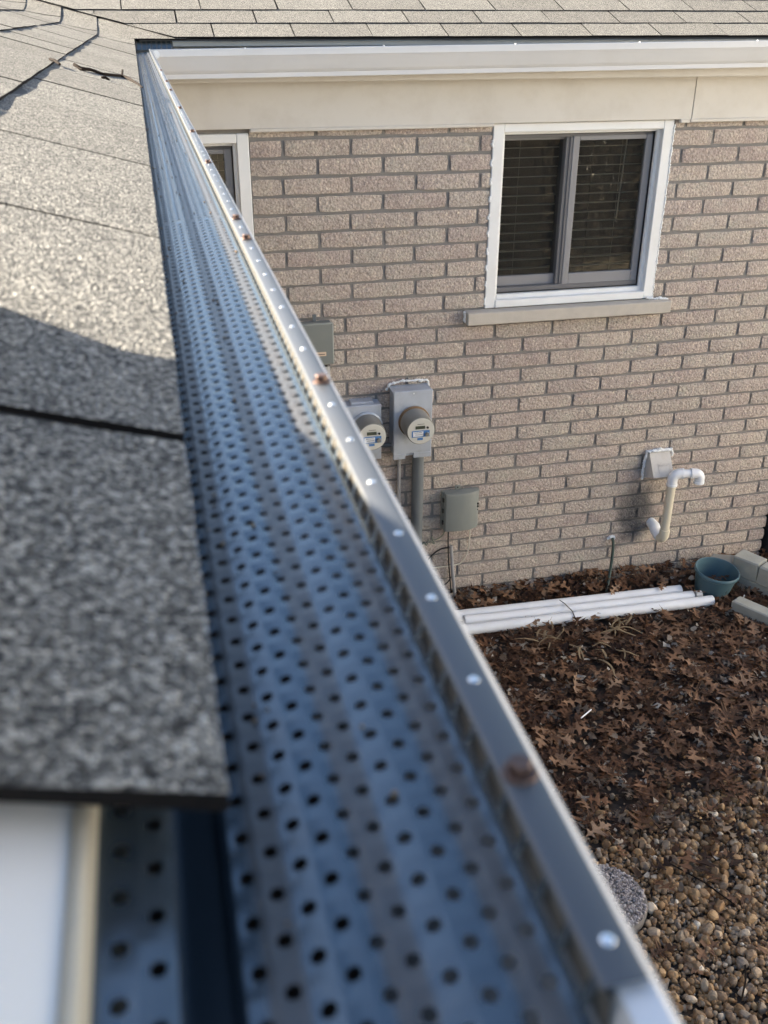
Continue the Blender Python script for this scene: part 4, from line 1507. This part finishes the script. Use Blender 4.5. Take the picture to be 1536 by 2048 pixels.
# ------------------------------------------------------------------ concrete blocks
def block(cx, cy, z0, lx, ly, lz, rz, label, tilt=(0, 0), seed=1):
    r = random.Random(seed)
    mt = Matrix.Translation((cx, cy, z0)) @ Matrix.Rotation(math.radians(rz), 4, 'Z') @ Matrix.Rotation(math.radians(tilt[0]), 4, 'X') @ Matrix.Rotation(math.radians(tilt[1]), 4, 'Y')
    mb = MB().box(-lx / 2, lx / 2, -ly / 2, ly / 2, 0, lz, b=.007)
    mb.v = [mt @ (Vector(v) + Vector((r.uniform(-.003, .003), r.uniform(-.003, .003), r.uniform(-.003, .003)))) for v in mb.v]
    o = mb.build('concrete_block', M_CONC)
    return tag(o, label, 'concrete block', 'concrete edging blocks by the wall corner')
block(3.055, 3.835, .0, .40, .085, .095, -61, 'long low concrete edging block lying in the leaves, nearest the viewer', seed=2)
block(3.165, 4.225, .095, .155, .115, .115, -60, 'upper concrete block closest to the wall corner', (2, 0), seed=3)
block(3.245, 4.075, .095, .170, .115, .115, -61, 'upper concrete block at the picture edge, butted against its neighbour', (1, 1), seed=4)
block(3.215, 4.140, .0, .34, .105, .095, -60, 'lower concrete block half buried in leaves under the stacked pair', seed=5)
block(3.105, 4.330, .0, .17, .10, .145, -50, 'pale concrete block leaning between the pot and the wall', (0, -14), seed=6)

# black corrugated drain tube beyond the wall end
prof = []
for i in range(64):
    z = i * .010
    prof += [(.082, z), (.086, z + .003), (.086, z + .006), (.082, z + .009)]
o = autosmooth(MB().lathe(prof, origin=(3.512, 4.50, -.02), n=28).build('drain_tube', M_BLACK), 60)
tag(o, 'black corrugated drain tube standing at the end of the brick wall', 'drain tube')

# ------------------------------------------------------------------ stepping stone
st = empty('stepping_stone', (1.39, 2.298, 0))
tag(st, 'round exposed-aggregate stepping stone lying in the gravel', 'stepping stone')
stinv = Matrix.Translation((-1.39, -2.298, 0))
m_agg = island_mat('pink_grey_aggregate', [(0, (.22, .19, .18)), (.5, (.32, .28, .27)), (1, (.46, .42, .40))], .7, 80, .3)
m_slab = simple('aggregate_cement', (.15, .135, .125), .9, var=.2, vscale=60)
o = autosmooth(MB().lathe([(0, 0), (.158, 0), (.160, .01), (.160, .038), (.154, .046), (0, .047)], origin=(1.39, 2.298, .005), n=56).build('slab', m_slab), 40)
o.parent = st; o.matrix_parent_inverse = stinv

def ico(sub=1):
    t = (1 + 5 ** .5) / 2
    v = [(-1, t, 0), (1, t, 0), (-1, -t, 0), (1, -t, 0), (0, -1, t), (0, 1, t), (0, -1, -t), (0, 1, -t), (t, 0, -1), (t, 0, 1), (-t, 0, -1), (-t, 0, 1)]
    f = [(0, 11, 5), (0, 5, 1), (0, 1, 7), (0, 7, 10), (0, 10, 11), (1, 5, 9), (5, 11, 4), (11, 10, 2), (10, 7, 6), (7, 1, 8), (3, 9, 4), (3, 4, 2), (3, 2, 6), (3, 6, 8), (3, 8, 9), (4, 9, 5), (2, 4, 11), (6, 2, 10), (8, 6, 7), (9, 8, 1)]
    v = [Vector(a).normalized() for a in v]
    for _ in range(sub):
        mid, nf = {}, []
        def mp(a, b):
            k = (min(a, b), max(a, b))
            if k not in mid:
                mid[k] = len(v); v.append(((v[a] + v[b]) / 2).normalized())
            return mid[k]
        for a, b, c in f:
            x, y, z = mp(a, b), mp(b, c), mp(c, a)
            nf += [(a, x, z), (b, y, x), (c, z, y), (x, y, z)]
        f = nf
    return np.array([tuple(a) for a in v]), np.array(f)
IV, IF = ico(1)
IV0, IF0 = ico(0)
def stone_variants(n, base, seed):
    rg = np.random.default_rng(seed)
    out = []
    for k in range(n):
        dirs = rg.normal(size=(7, 3)); dirs /= np.linalg.norm(dirs, axis=1)[:, None]
        offs = rg.uniform(.48, .85, 7)
        v = base.copy()
        for d, of in zip(dirs, offs):                     # flatten facets like worn gravel
            s = v @ d
            over = np.maximum(s - of, 0)
            v = v - over[:, None] * d * .85
        v *= rg.uniform(.8, 1.2, 3)
        out.append(v)
    return out
STV = stone_variants(24, IV, 3)
AGV = stone_variants(16, IV0, 4)
def rots(n, rg, tilt=1.0):
    q = rg.normal(size=(n, 4)); q /= np.linalg.norm(q, axis=1)[:, None]
    w, x, y, z = q.T
    return np.stack([np.stack([1 - 2 * (y * y + z * z), 2 * (x * y - z * w), 2 * (x * z + y * w)], -1),
                     np.stack([2 * (x * y + z * w), 1 - 2 * (x * x + z * z), 2 * (y * z - x * w)], -1),
                     np.stack([2 * (x * z - y * w), 2 * (y * z + x * w), 1 - 2 * (x * x + y * y)], -1)], 1)
def scatter_mesh(name, variants, faces_l, pos, rot, scl, pick, mat, parent=None, smooth=False):
    V, F, b = [], [], 0
    for i in range(len(pos)):
        k = pick[i]
        v = (variants[k] * scl[i]) @ rot[i].T + pos[i]
        V.append(v)
        fa = faces_l[k] if isinstance(faces_l, list) else faces_l
        F.append(fa + b)
        b += len(v)
    V = np.concatenate(V); F = np.concatenate(F)
    me = bpy.data.meshes.new(name)
    me.vertices.add(len(V)); me.vertices.foreach_set('co', V.astype(np.float32).ravel())
    me.loops.add(F.size); me.loops.foreach_set('vertex_index', F.astype(np.int32).ravel())
    me.polygons.add(len(F))
    me.polygons.foreach_set('loop_start', np.arange(0, F.size, 3, dtype=np.int32))
    me.polygons.foreach_set('loop_total', np.full(len(F), 3, dtype=np.int32))
    if smooth:
        me.polygons.foreach_set('use_smooth', np.ones(len(F), dtype=bool))
    me.materials.append(mat)
    me.update(calc_edges=True); me.validate()
    return link(bpy.data.objects.new(name, me), parent)
# aggregate chips on the stepping stone
na = 1500
ang = nrg.uniform(0, 2 * math.pi, na); rad = .152 * np.sqrt(nrg.uniform(0, 1, na))
apos = np.stack([1.39 + rad * np.cos(ang), 2.298 + rad * np.sin(ang), np.full(na, .0535)], 1)
o = scatter_mesh('aggregate', AGV, IF0, apos, rots(na, nrg), nrg.uniform(.0042, .0085, (na, 1)), nrg.integers(0, 16, na), m_agg, smooth=False)
o['kind'] = 'stuff'; o.parent = st; o.matrix_parent_inverse = stinv

# ------------------------------------------------------------------ gravel
def gravel_edge(x):                                       # beyond this Y the leaves take over
    return 2.62 + 0.22 * (x - 1.5)
ng = 23000
gx = nrg.uniform(1.15, 2.75, ng); gy = nrg.uniform(1.35, 3.15, ng)
keep = (gy < np.array([gravel_edge(a) for a in gx]) + nrg.normal(0, .10, ng)) & (np.hypot(gx - 1.39, gy - 2.298) > .168)
gx, gy = gx[keep], gy[keep]; ng = len(gx)
gs = np.clip(nrg.lognormal(-4.86, .48, ng), .003, .023)
gpos = np.stack([gx, gy, gs * .45 + nrg.uniform(0, .016, ng)], 1)
big = np.argsort(-gs * (1 + 0 * gx))
vis_big = [i for i in big if gx[i] > 1.40 + .0 and gx[i] < 1.05 + .40 * gy[i] and gy[i] > 1.72][:150]
mask = np.ones(ng, bool); mask[vis_big] = False
R_ = rots(ng, nrg)
pk = nrg.integers(0, 24, ng)
flat = np.stack([np.ones(ng), np.ones(ng), np.ones(ng)], 1)
o = scatter_mesh('gravel', STV, IF, gpos[mask], R_[mask], gs[mask][:, None], pk[mask], M_GRAVEL, smooth=False)
structure(o, 'brown and tan river gravel covering the ground', 'stuff')
o['category'] = 'gravel'
stone_me = []
for k in range(24):
    me = bpy.data.meshes.new('pebble')
    me.from_pydata([tuple(v) for v in STV[k]], [], [tuple(int(q) for q in f) for f in IF])
    me.materials.append(M_PEBBLE)
    me.update()
    stone_me.append(me)
for i in vis_big:
    o = bpy.data.objects.new('pebble', stone_me[pk[i]])
    M3 = Matrix([list(map(float, r_)) for r_ in R_[i]])
    o.matrix_world = Matrix.Translation([float(v) for v in gpos[i] + np.array([0, 0, .006])]) @ M3.to_4x4() @ Matrix.Scale(float(gs[i]), 4)
    link(o)
    tag(o, 'larger worn pebble lying among the brown gravel', 'pebble', 'larger pebbles in the gravel')

# ------------------------------------------------------------------ oak leaves
HALF = [(0.0, .012), (.12, .022), (.18, .09), (.20, .22), (.245, .17), (.255, .045), (.33, .040), (.40, .15), (.44, .34), (.475, .27), (.53, .36), (.52, .14), (.545, .045), (.62, .042), (.69, .13), (.755, .27), (.765, .16), (.83, .19), (.82, .06), (.88, .05), (.92, .09), (1.0, .004)]
def leaf_mesh(seed, curl):
    r = random.Random(seed)
    vs, fs = [], []
    L_ = [(t, w * r.uniform(.8, 1.2)) for t, w in HALF]
    R2 = [(t + r.uniform(-.02, .02), w * r.uniform(.8, 1.2)) for t, w in HALF]
    ca, cb, tw = r.uniform(-1, 1) * curl, r.uniform(-.6, .6) * curl, r.uniform(-.5, .5) * curl
    bend = r.uniform(-.12, .12)
    def P(t, w):
        z = ca * w * w * 2.6 + cb * (t - .5) ** 2 * 1.6 + tw * w * (t - .5) * 1.5 + .10 * curl * abs(w)
        return (t - .5, w + bend * (t - .5) ** 2 * 4, z)
    n = len(HALF)
    for (t, w) in L_: vs.append(P(t, w))
    for (t, w) in R2: vs.append(P(t, -w))
    for (t, w) in HALF: vs.append(P(t, 0))
    for i in range(n - 1):
        fs += [(2 * n + i, 2 * n + i + 1, i + 1), (2 * n + i, i + 1, i)]
        fs += [(2 * n + i, n + i, n + i + 1), (2 * n + i, n + i + 1, 2 * n + i + 1)]
    # petiole
    b = len(vs)
    vs += [(-.5, .008, vs[2 * n][2]), (-.5, -.008, vs[2 * n][2]), (-.68, -.004, vs[2 * n][2] + .03), (-.68, .004, vs[2 * n][2] + .03)]
    fs += [(b, b + 1, b + 2), (b, b + 2, b + 3)]
    return np.array(vs), np.array(fs)
LV = [leaf_mesh(k, .15 + .07 * k) for k in range(14)]
# crumbs: small broken leaf bits
def bit_mesh(seed):
    r = random.Random(seed)
    n = 7
    vs = [(0, 0, r.uniform(-.1, .1))] + [((.3 + .3 * r.random()) * math.cos(2 * math.pi * k / n), (.18 + .25 * r.random()) * math.sin(2 * math.pi * k / n), r.uniform(-.18, .18)) for k in range(n)]
    return np.array(vs), np.array([(0, 1 + k, 1 + (k + 1) % n) for k in range(n)])
BV = [bit_mesh(k) for k in range(10)]

def leaf_rot(n, rg, t_sd):
    yaw = rg.uniform(0, 2 * math.pi, n)
    ax = rg.normal(0, t_sd, n); ay = rg.normal(0, t_sd, n)
    out = np.zeros((n, 3, 3))
    for i in range(n):
        m = Matrix.Rotation(yaw[i], 3, 'Z') @ Matrix.Rotation(ax[i], 3, 'X') @ Matrix.Rotation(ay[i], 3, 'Y')
        if rg.random() < .35:
            m = m @ Matrix.Rotation(math.pi, 3, 'X')
        out[i] = np.array(m)
    return out
def litter_height(x, y):
    h = .012 + .014 * (math.sin(x * 5.1 + 1.0) * math.sin(y * 4.3) + 1) * .5
    if y > 4.22: h += (y - 4.22) * .22                    # drifted up against the wall
    return h
nl = 5600
lx = nrg.uniform(0.75, 3.9, nl); ly = nrg.uniform(2.25, 4.46, nl)
edge = np.array([gravel_edge(a) for a in lx])
pr_ = 1 / (1 + np.exp(-(ly - edge - .06) / .13))
pr_ = np.where(ly < edge - .1, np.maximum(pr_, .085), pr_)
ok = nrg.uniform(0, 1, nl) < pr_
pipe_zone = (ly > 4.085) & (ly < 4.295) & (lx < 2.86)
ok &= ~(pipe_zone & (nrg.uniform(0, 1, nl) < .97))
ok &= np.hypot(lx - 2.935, ly - 4.215) > .085
lx, ly = lx[ok], ly[ok]; nl = len(lx)
lz = np.array([litter_height(a, b) for a, b in zip(lx, ly)]) + np.where(ly < edge[ok] + .15, .016, 0) + nrg.uniform(-.004, .022, nl)
ls = np.clip(nrg.normal(.100, .022, nl), .055, .150)
lr = leaf_rot(nl, nrg, .17)
lpick = nrg.integers(0, 14, nl)
lpos = np.stack([lx, ly, lz], 1)
# the largest ones that lie on top become single leaves
score = ls + nrg.uniform(0, .05, nl) + np.where(ly > edge[ok] + .1, .03, 0)
inview = (lx > 0.486 * 3.0 + .03) & (lx < 1.05 + .52 * ly)
cand = [i for i in np.argsort(-score) if inview[i]][:190]
lm = np.ones(nl, bool); lm[cand] = False
o = scatter_mesh('leaf_litter', [v for v, f in LV], [f for v, f in LV], lpos[lm], lr[lm], ls[lm][:, None], lpick[lm], M_LEAF)
structure(o, 'deep brown layer of dead oak leaves over the yard', 'stuff'); o['category'] = 'leaf litter'
leaf_me = []
for v, f in LV:
    me = bpy.data.meshes.new('oak_leaf')
    me.from_pydata([tuple(map(float, a)) for a in v], [], [tuple(int(q) for q in a) for a in f])
    me.materials.append(M_LEAF_O); me.update()
    leaf_me.append(me)
def put_leaf(pos, rot, s, k, label='brown lobed oak leaf lying on top of the leaf litter', group='oak leaves on top of the litter'):
    o = bpy.data.objects.new('oak_leaf', leaf_me[k])
    o.matrix_world = Matrix.Translation([float(a) for a in pos]) @ Matrix([list(map(float, r_)) for r_ in rot]).to_4x4() @ Matrix.Scale(float(s), 4)
    link(o)
    return tag(o, label, 'leaf', group)
for i in cand:
    put_leaf((lx[i], ly[i], litter_height(lx[i], ly[i]) + .030 + .008 * nrg.random()), leaf_rot(1, nrg, .22)[0], ls[i] * .95, int(lpick[i]))
# scattered single leaves on the gravel
rs_ = leaf_rot(40, nrg, .18)
for i, (x, y) in enumerate([(1.83, 2.50), (1.78, 2.16), (1.90, 2.20), (1.66, 2.02), (1.57, 1.98), (1.50, 2.05), (2.02, 2.58), (1.60, 2.56), (1.72, 2.62), (1.88, 1.98), (1.97, 2.40)]):
    put_leaf((x, y, .03), rs_[i], .11 + .004 * (i % 4), i % 14, 'brown oak leaf lying alone on the gravel', 'oak leaves on the gravel')
# dead leaves in the pot
for i in range(9):
    a = i * 2.4
    rr_ = .03 + .035 * (i % 3) / 2
    put_leaf((2.945 + rr_ * math.cos(a), 4.195 + rr_ * math.sin(a), .055 + .006 * i), leaf_rot(1, nrg, .5)[0], .085, i % 14, 'dead oak leaf lying in the teal plant pot', 'dead leaves in the plant pot')
# leaves on and by the pipes
for (x, y, z) in [(2.335, 4.24, .10), (2.62, 4.225, .095), (2.80, 4.12, .085), (2.78, 4.185, .09)]:
    put_leaf((x, y, z), leaf_rot(1, nrg, .35)[0], .085, nrg.integers(0, 14), 'dead oak leaf resting on the white pipes', 'leaves on the pipes')
nb_ = 5200
bxp = nrg.uniform(1.2, 3.6, nb_); byp = nrg.uniform(2.1, 4.44, nb_)
e2 = np.array([gravel_edge(a) for a in bxp])
okb = (nrg.uniform(0, 1, nb_) < 1 / (1 + np.exp(-(byp - e2 + .02) / .12))) & ~((byp > 4.045) & (byp < 4.295) & (bxp < 2.86))
bxp, byp = bxp[okb], byp[okb]; nb_ = len(bxp)
bz = np.array([litter_height(a, b) for a, b in zip(bxp, byp)]) + nrg.uniform(.0, .026, nb_)
m_crumb = island_mat('leaf_crumbs', [(0, (.03, .014, .008)), (.5, (.08, .036, .018)), (.68, (.15, .085, .045)), (.84, (.24, .19, .145)), (1, (.42, .38, .33))], .75, 60, .3)
o = scatter_mesh('leaf_fragments', [v for v, f in BV], [f for v, f in BV], np.stack([bxp, byp, bz], 1), leaf_rot(nb_, nrg, .45), nrg.uniform(.016, .055, (nb_, 1)), nrg.integers(0, 10, nb_), m_crumb)
structure(o, 'pale and brown broken leaf fragments mixed into the litter', 'stuff'); o['category'] = 'leaf fragments'

# dry grass blades --------------------------------------------------------------------------------
def clump(cx, cy, n, spread, seed, label):
    r = random.Random(seed)
    mb = MB()
    for k in range(n):
        a = r.uniform(0, 6.28)
        x0, y0 = cx + r.uniform(-spread, spread) * .4, cy + r.uniform(-spread, spread) * .25
        ln = r.uniform(.07, .17)
        pts = []
        for i in range(6):
            t_ = i / 5
            aa = a + (.55 if k % 2 else -.45) * t_
            pts.append(Vector((x0 + math.cos(aa) * ln * t_, y0 + math.sin(aa) * ln * t_, .042 + .022 * math.sin(math.pi * t_) * r.uniform(.6, 1) + .004 * k % .02)))
        w = r.uniform(.004, .0075)
        vs, fs = [], []
        for i, q in enumerate(pts):
            d = (pts[min(i + 1, 5)] - pts[max(i - 1, 0)]).normalized()
            s_ = Vector((-d.y, d.x, 0)).normalized() * w * (1 - .75 * abs(i / 5 - .35))
            vs += [q - s_, q + Vector((0, 0, .0015)), q + s_]
        for i in range(5):
            for j in range(2):
                fs.append((i * 3 + j, i * 3 + j + 1, i * 3 + j + 4, i * 3 + j + 3))
        mb.add(vs, fs)
    o = mb.build('dry_grass', M_STRAW)
    tag(o, label, 'dry grass')
    return o
clump(1.78, 3.93, 9, .30, 3, 'bent straw-coloured grass blades in the leaves left of the twig')
clump(2.22, 3.95, 10, .12, 5, 'curled clump of straw-coloured grass below the white pipes')
clump(2.05, 3.78, 6, .40, 6, 'scattered straw-coloured grass blades lying in the open litter')
o = tag(autosmooth(MB().tube([(1.995, 4.22, .086), (2.005, 4.17, .092), (2.02, 4.10, .086), (2.022, 4.05, .062), (2.03, 4.02, .05)], [.0018, .0024, .0028, .003, .002], 6).build('twig', M_TWIG), 60), 'thin dark twig bent over the white pipes', 'twig')
for i, (p, lab) in enumerate([([(1.72, 2.40, .035), (1.80, 2.29, .036), (1.86, 2.17, .034)], 'thin grey twig on the gravel right of the stepping stone'),
                              ([(1.66, 1.80, .04), (1.72, 1.87, .04), (1.78, 1.97, .038)], 'twig standing out of the gravel in the lower corner'),
                              ([(1.63, 2.50, .04), (1.69, 2.60, .045), (1.74, 2.66, .04)], 'slender twig at the edge between leaves and gravel')]):
    tag(autosmooth(MB().tube(p, [.003, .0035, .002], 6).build('twig', M_TWIG), 60), lab, 'twig')
for x, y, l, lab in ((1.72, 3.28, .07, 'small white stick lying on the litter'), (3.04, 4.06, .05, 'white plastic sliver standing in the leaves by the blocks')):
    tag(autosmooth(MB().tube([(x, y, .055), (x + l, y + l * .6, .06)] if lab.startswith('small') else [(x, y, .02), (x + .003, y - .01, .075)], .0035, 8).build('stick', M_PVC), 60), lab, 'stick')

# ------------------------------------------------------------------ yard behind the viewer (seen in the window glass)
def shrub(x, y, h, seed, label):
    r = random.Random(seed)
    t = empty('shrub', (x, y, 0))
    tag(t, label, 'shrub', 'bare shrubs across the yard')
    tv = Matrix.Translation((-x, -y, 0))
    mb = MB()
    for k in range(60):
        a = r.uniform(0, 6.28)
        rr_ = r.uniform(.1, .95)
        hh = h * r.uniform(.5, 1.0)
        p0 = Vector((x + math.cos(a) * .15, y + math.sin(a) * .15, 0))
        p1 = Vector((x + math.cos(a) * rr_ * .6, y + math.sin(a) * rr_ * .6, hh * .55))
        p2 = Vector((x + math.cos(a + .3) * rr_ * 1.1, y + math.sin(a + .3) * rr_ * 1.1, hh))
        mb.tube([p0, p1, p2], [.016, .010, .003], 4)
        for q in range(5):
            b0 = p1.lerp(p2, r.random())
            b1 = b0 + Vector((r.uniform(-.3, .3), r.uniform(-.3, .3), r.uniform(.0, .35)))
            mb.tube([b0, b1], [.005, .002], 3)
    o = mb.build('stems', M_BARK); o.parent = t; o.matrix_parent_inverse = tv
    n = 4200
    rg = np.random.default_rng(seed)
    pos = np.stack([x + rg.normal(0, .55, n), y + rg.normal(0, .55, n), h * rg.beta(1.6, 1.2, n)], 1)
    o = scatter_mesh('foliage', [v for v, f in BV], [f for v, f in BV], pos, leaf_rot(n, rg, 1.0), rg.uniform(.06, .14, (n, 1)), rg.integers(0, 10, n), M_SHRUB, t)
    o.matrix_parent_inverse = tv
SH = ['left end', 'second', 'third', 'fourth', 'fifth', 'sixth', 'right end']
for i in range(7):
    shrub(2.6 + i * .95, -2.6 - .5 * (i % 2) - .25 * i, 3.1 + .3 * ((i * 7) % 3), 40 + i, 'brown-leaved bare shrub across the yard, %s of the row from the near house' % SH[i])

# unseen white house added at the right to bounce sunlight onto the wall
nh = empty('sun_bounce_house', (12.0, -3.0, 0))
tag(nh, 'unseen white two-storey house added to bounce sunlight into the yard', 'house')
nhi = Matrix.Translation((-12.0, 3.0, 0))
def nsub(mb, nm, mat):
    o = mb.build(nm, mat); o.parent = nh; o.matrix_parent_inverse = nhi; return o
mb = MB()
for k in range(32):
    z = k * .19
    mb.box(9.0 + .012 * 0, 15.0, -11.0, 3.5, z, z + .185)
nsub(mb, 'siding', M_SIDING)
mb = MB().add([(8.6, -11.4, 6.0), (8.6, 3.9, 6.0), (12, 3.9, 8.0), (12, -11.4, 8.0), (15.4, -11.4, 6.0), (15.4, 3.9, 6.0)], [(0, 1, 2, 3), (3, 2, 5, 4), (0, 3, 4), (1, 5, 2), (0, 4, 5, 1)])
nsub(mb, 'roof', M_SHINGLE)
for yy in (-8.5, -4.5, -.5):
    for zz in (1.0, 3.8):
        w_ = nsub(MB().box(8.94, 9.02, yy, yy + 1.1, zz, zz + 1.3, b=.01), 'window', M_WHITE)
        o = MB().box(8.93, 8.95, yy + .1, yy + 1.0, zz + .1, zz + 1.2).build('pane', M_LCD); o.parent = w_

# grit and shingle granules washed onto the guard
n = 420
gy_ = nrg.uniform(.10, 4.15, n) ** 1.0
gx_ = np.where(nrg.uniform(0, 1, n) < .5, nrg.uniform(.003, .012, n), nrg.uniform(.003, .050, n))
gz_ = np.array([rib(a) for a in gx_])
gsz = nrg.uniform(.00035, .0009, n)
o = scatter_mesh('grit', AGV, IF0, np.stack([gx_, gy_, gz_ + gsz * .6], 1), rots(n, nrg), gsz[:, None], nrg.integers(0, 16, n), M_GRAVEL)
structure(o, 'fine shingle grit washed onto the gutter guards', 'stuff'); o['category'] = 'grit'
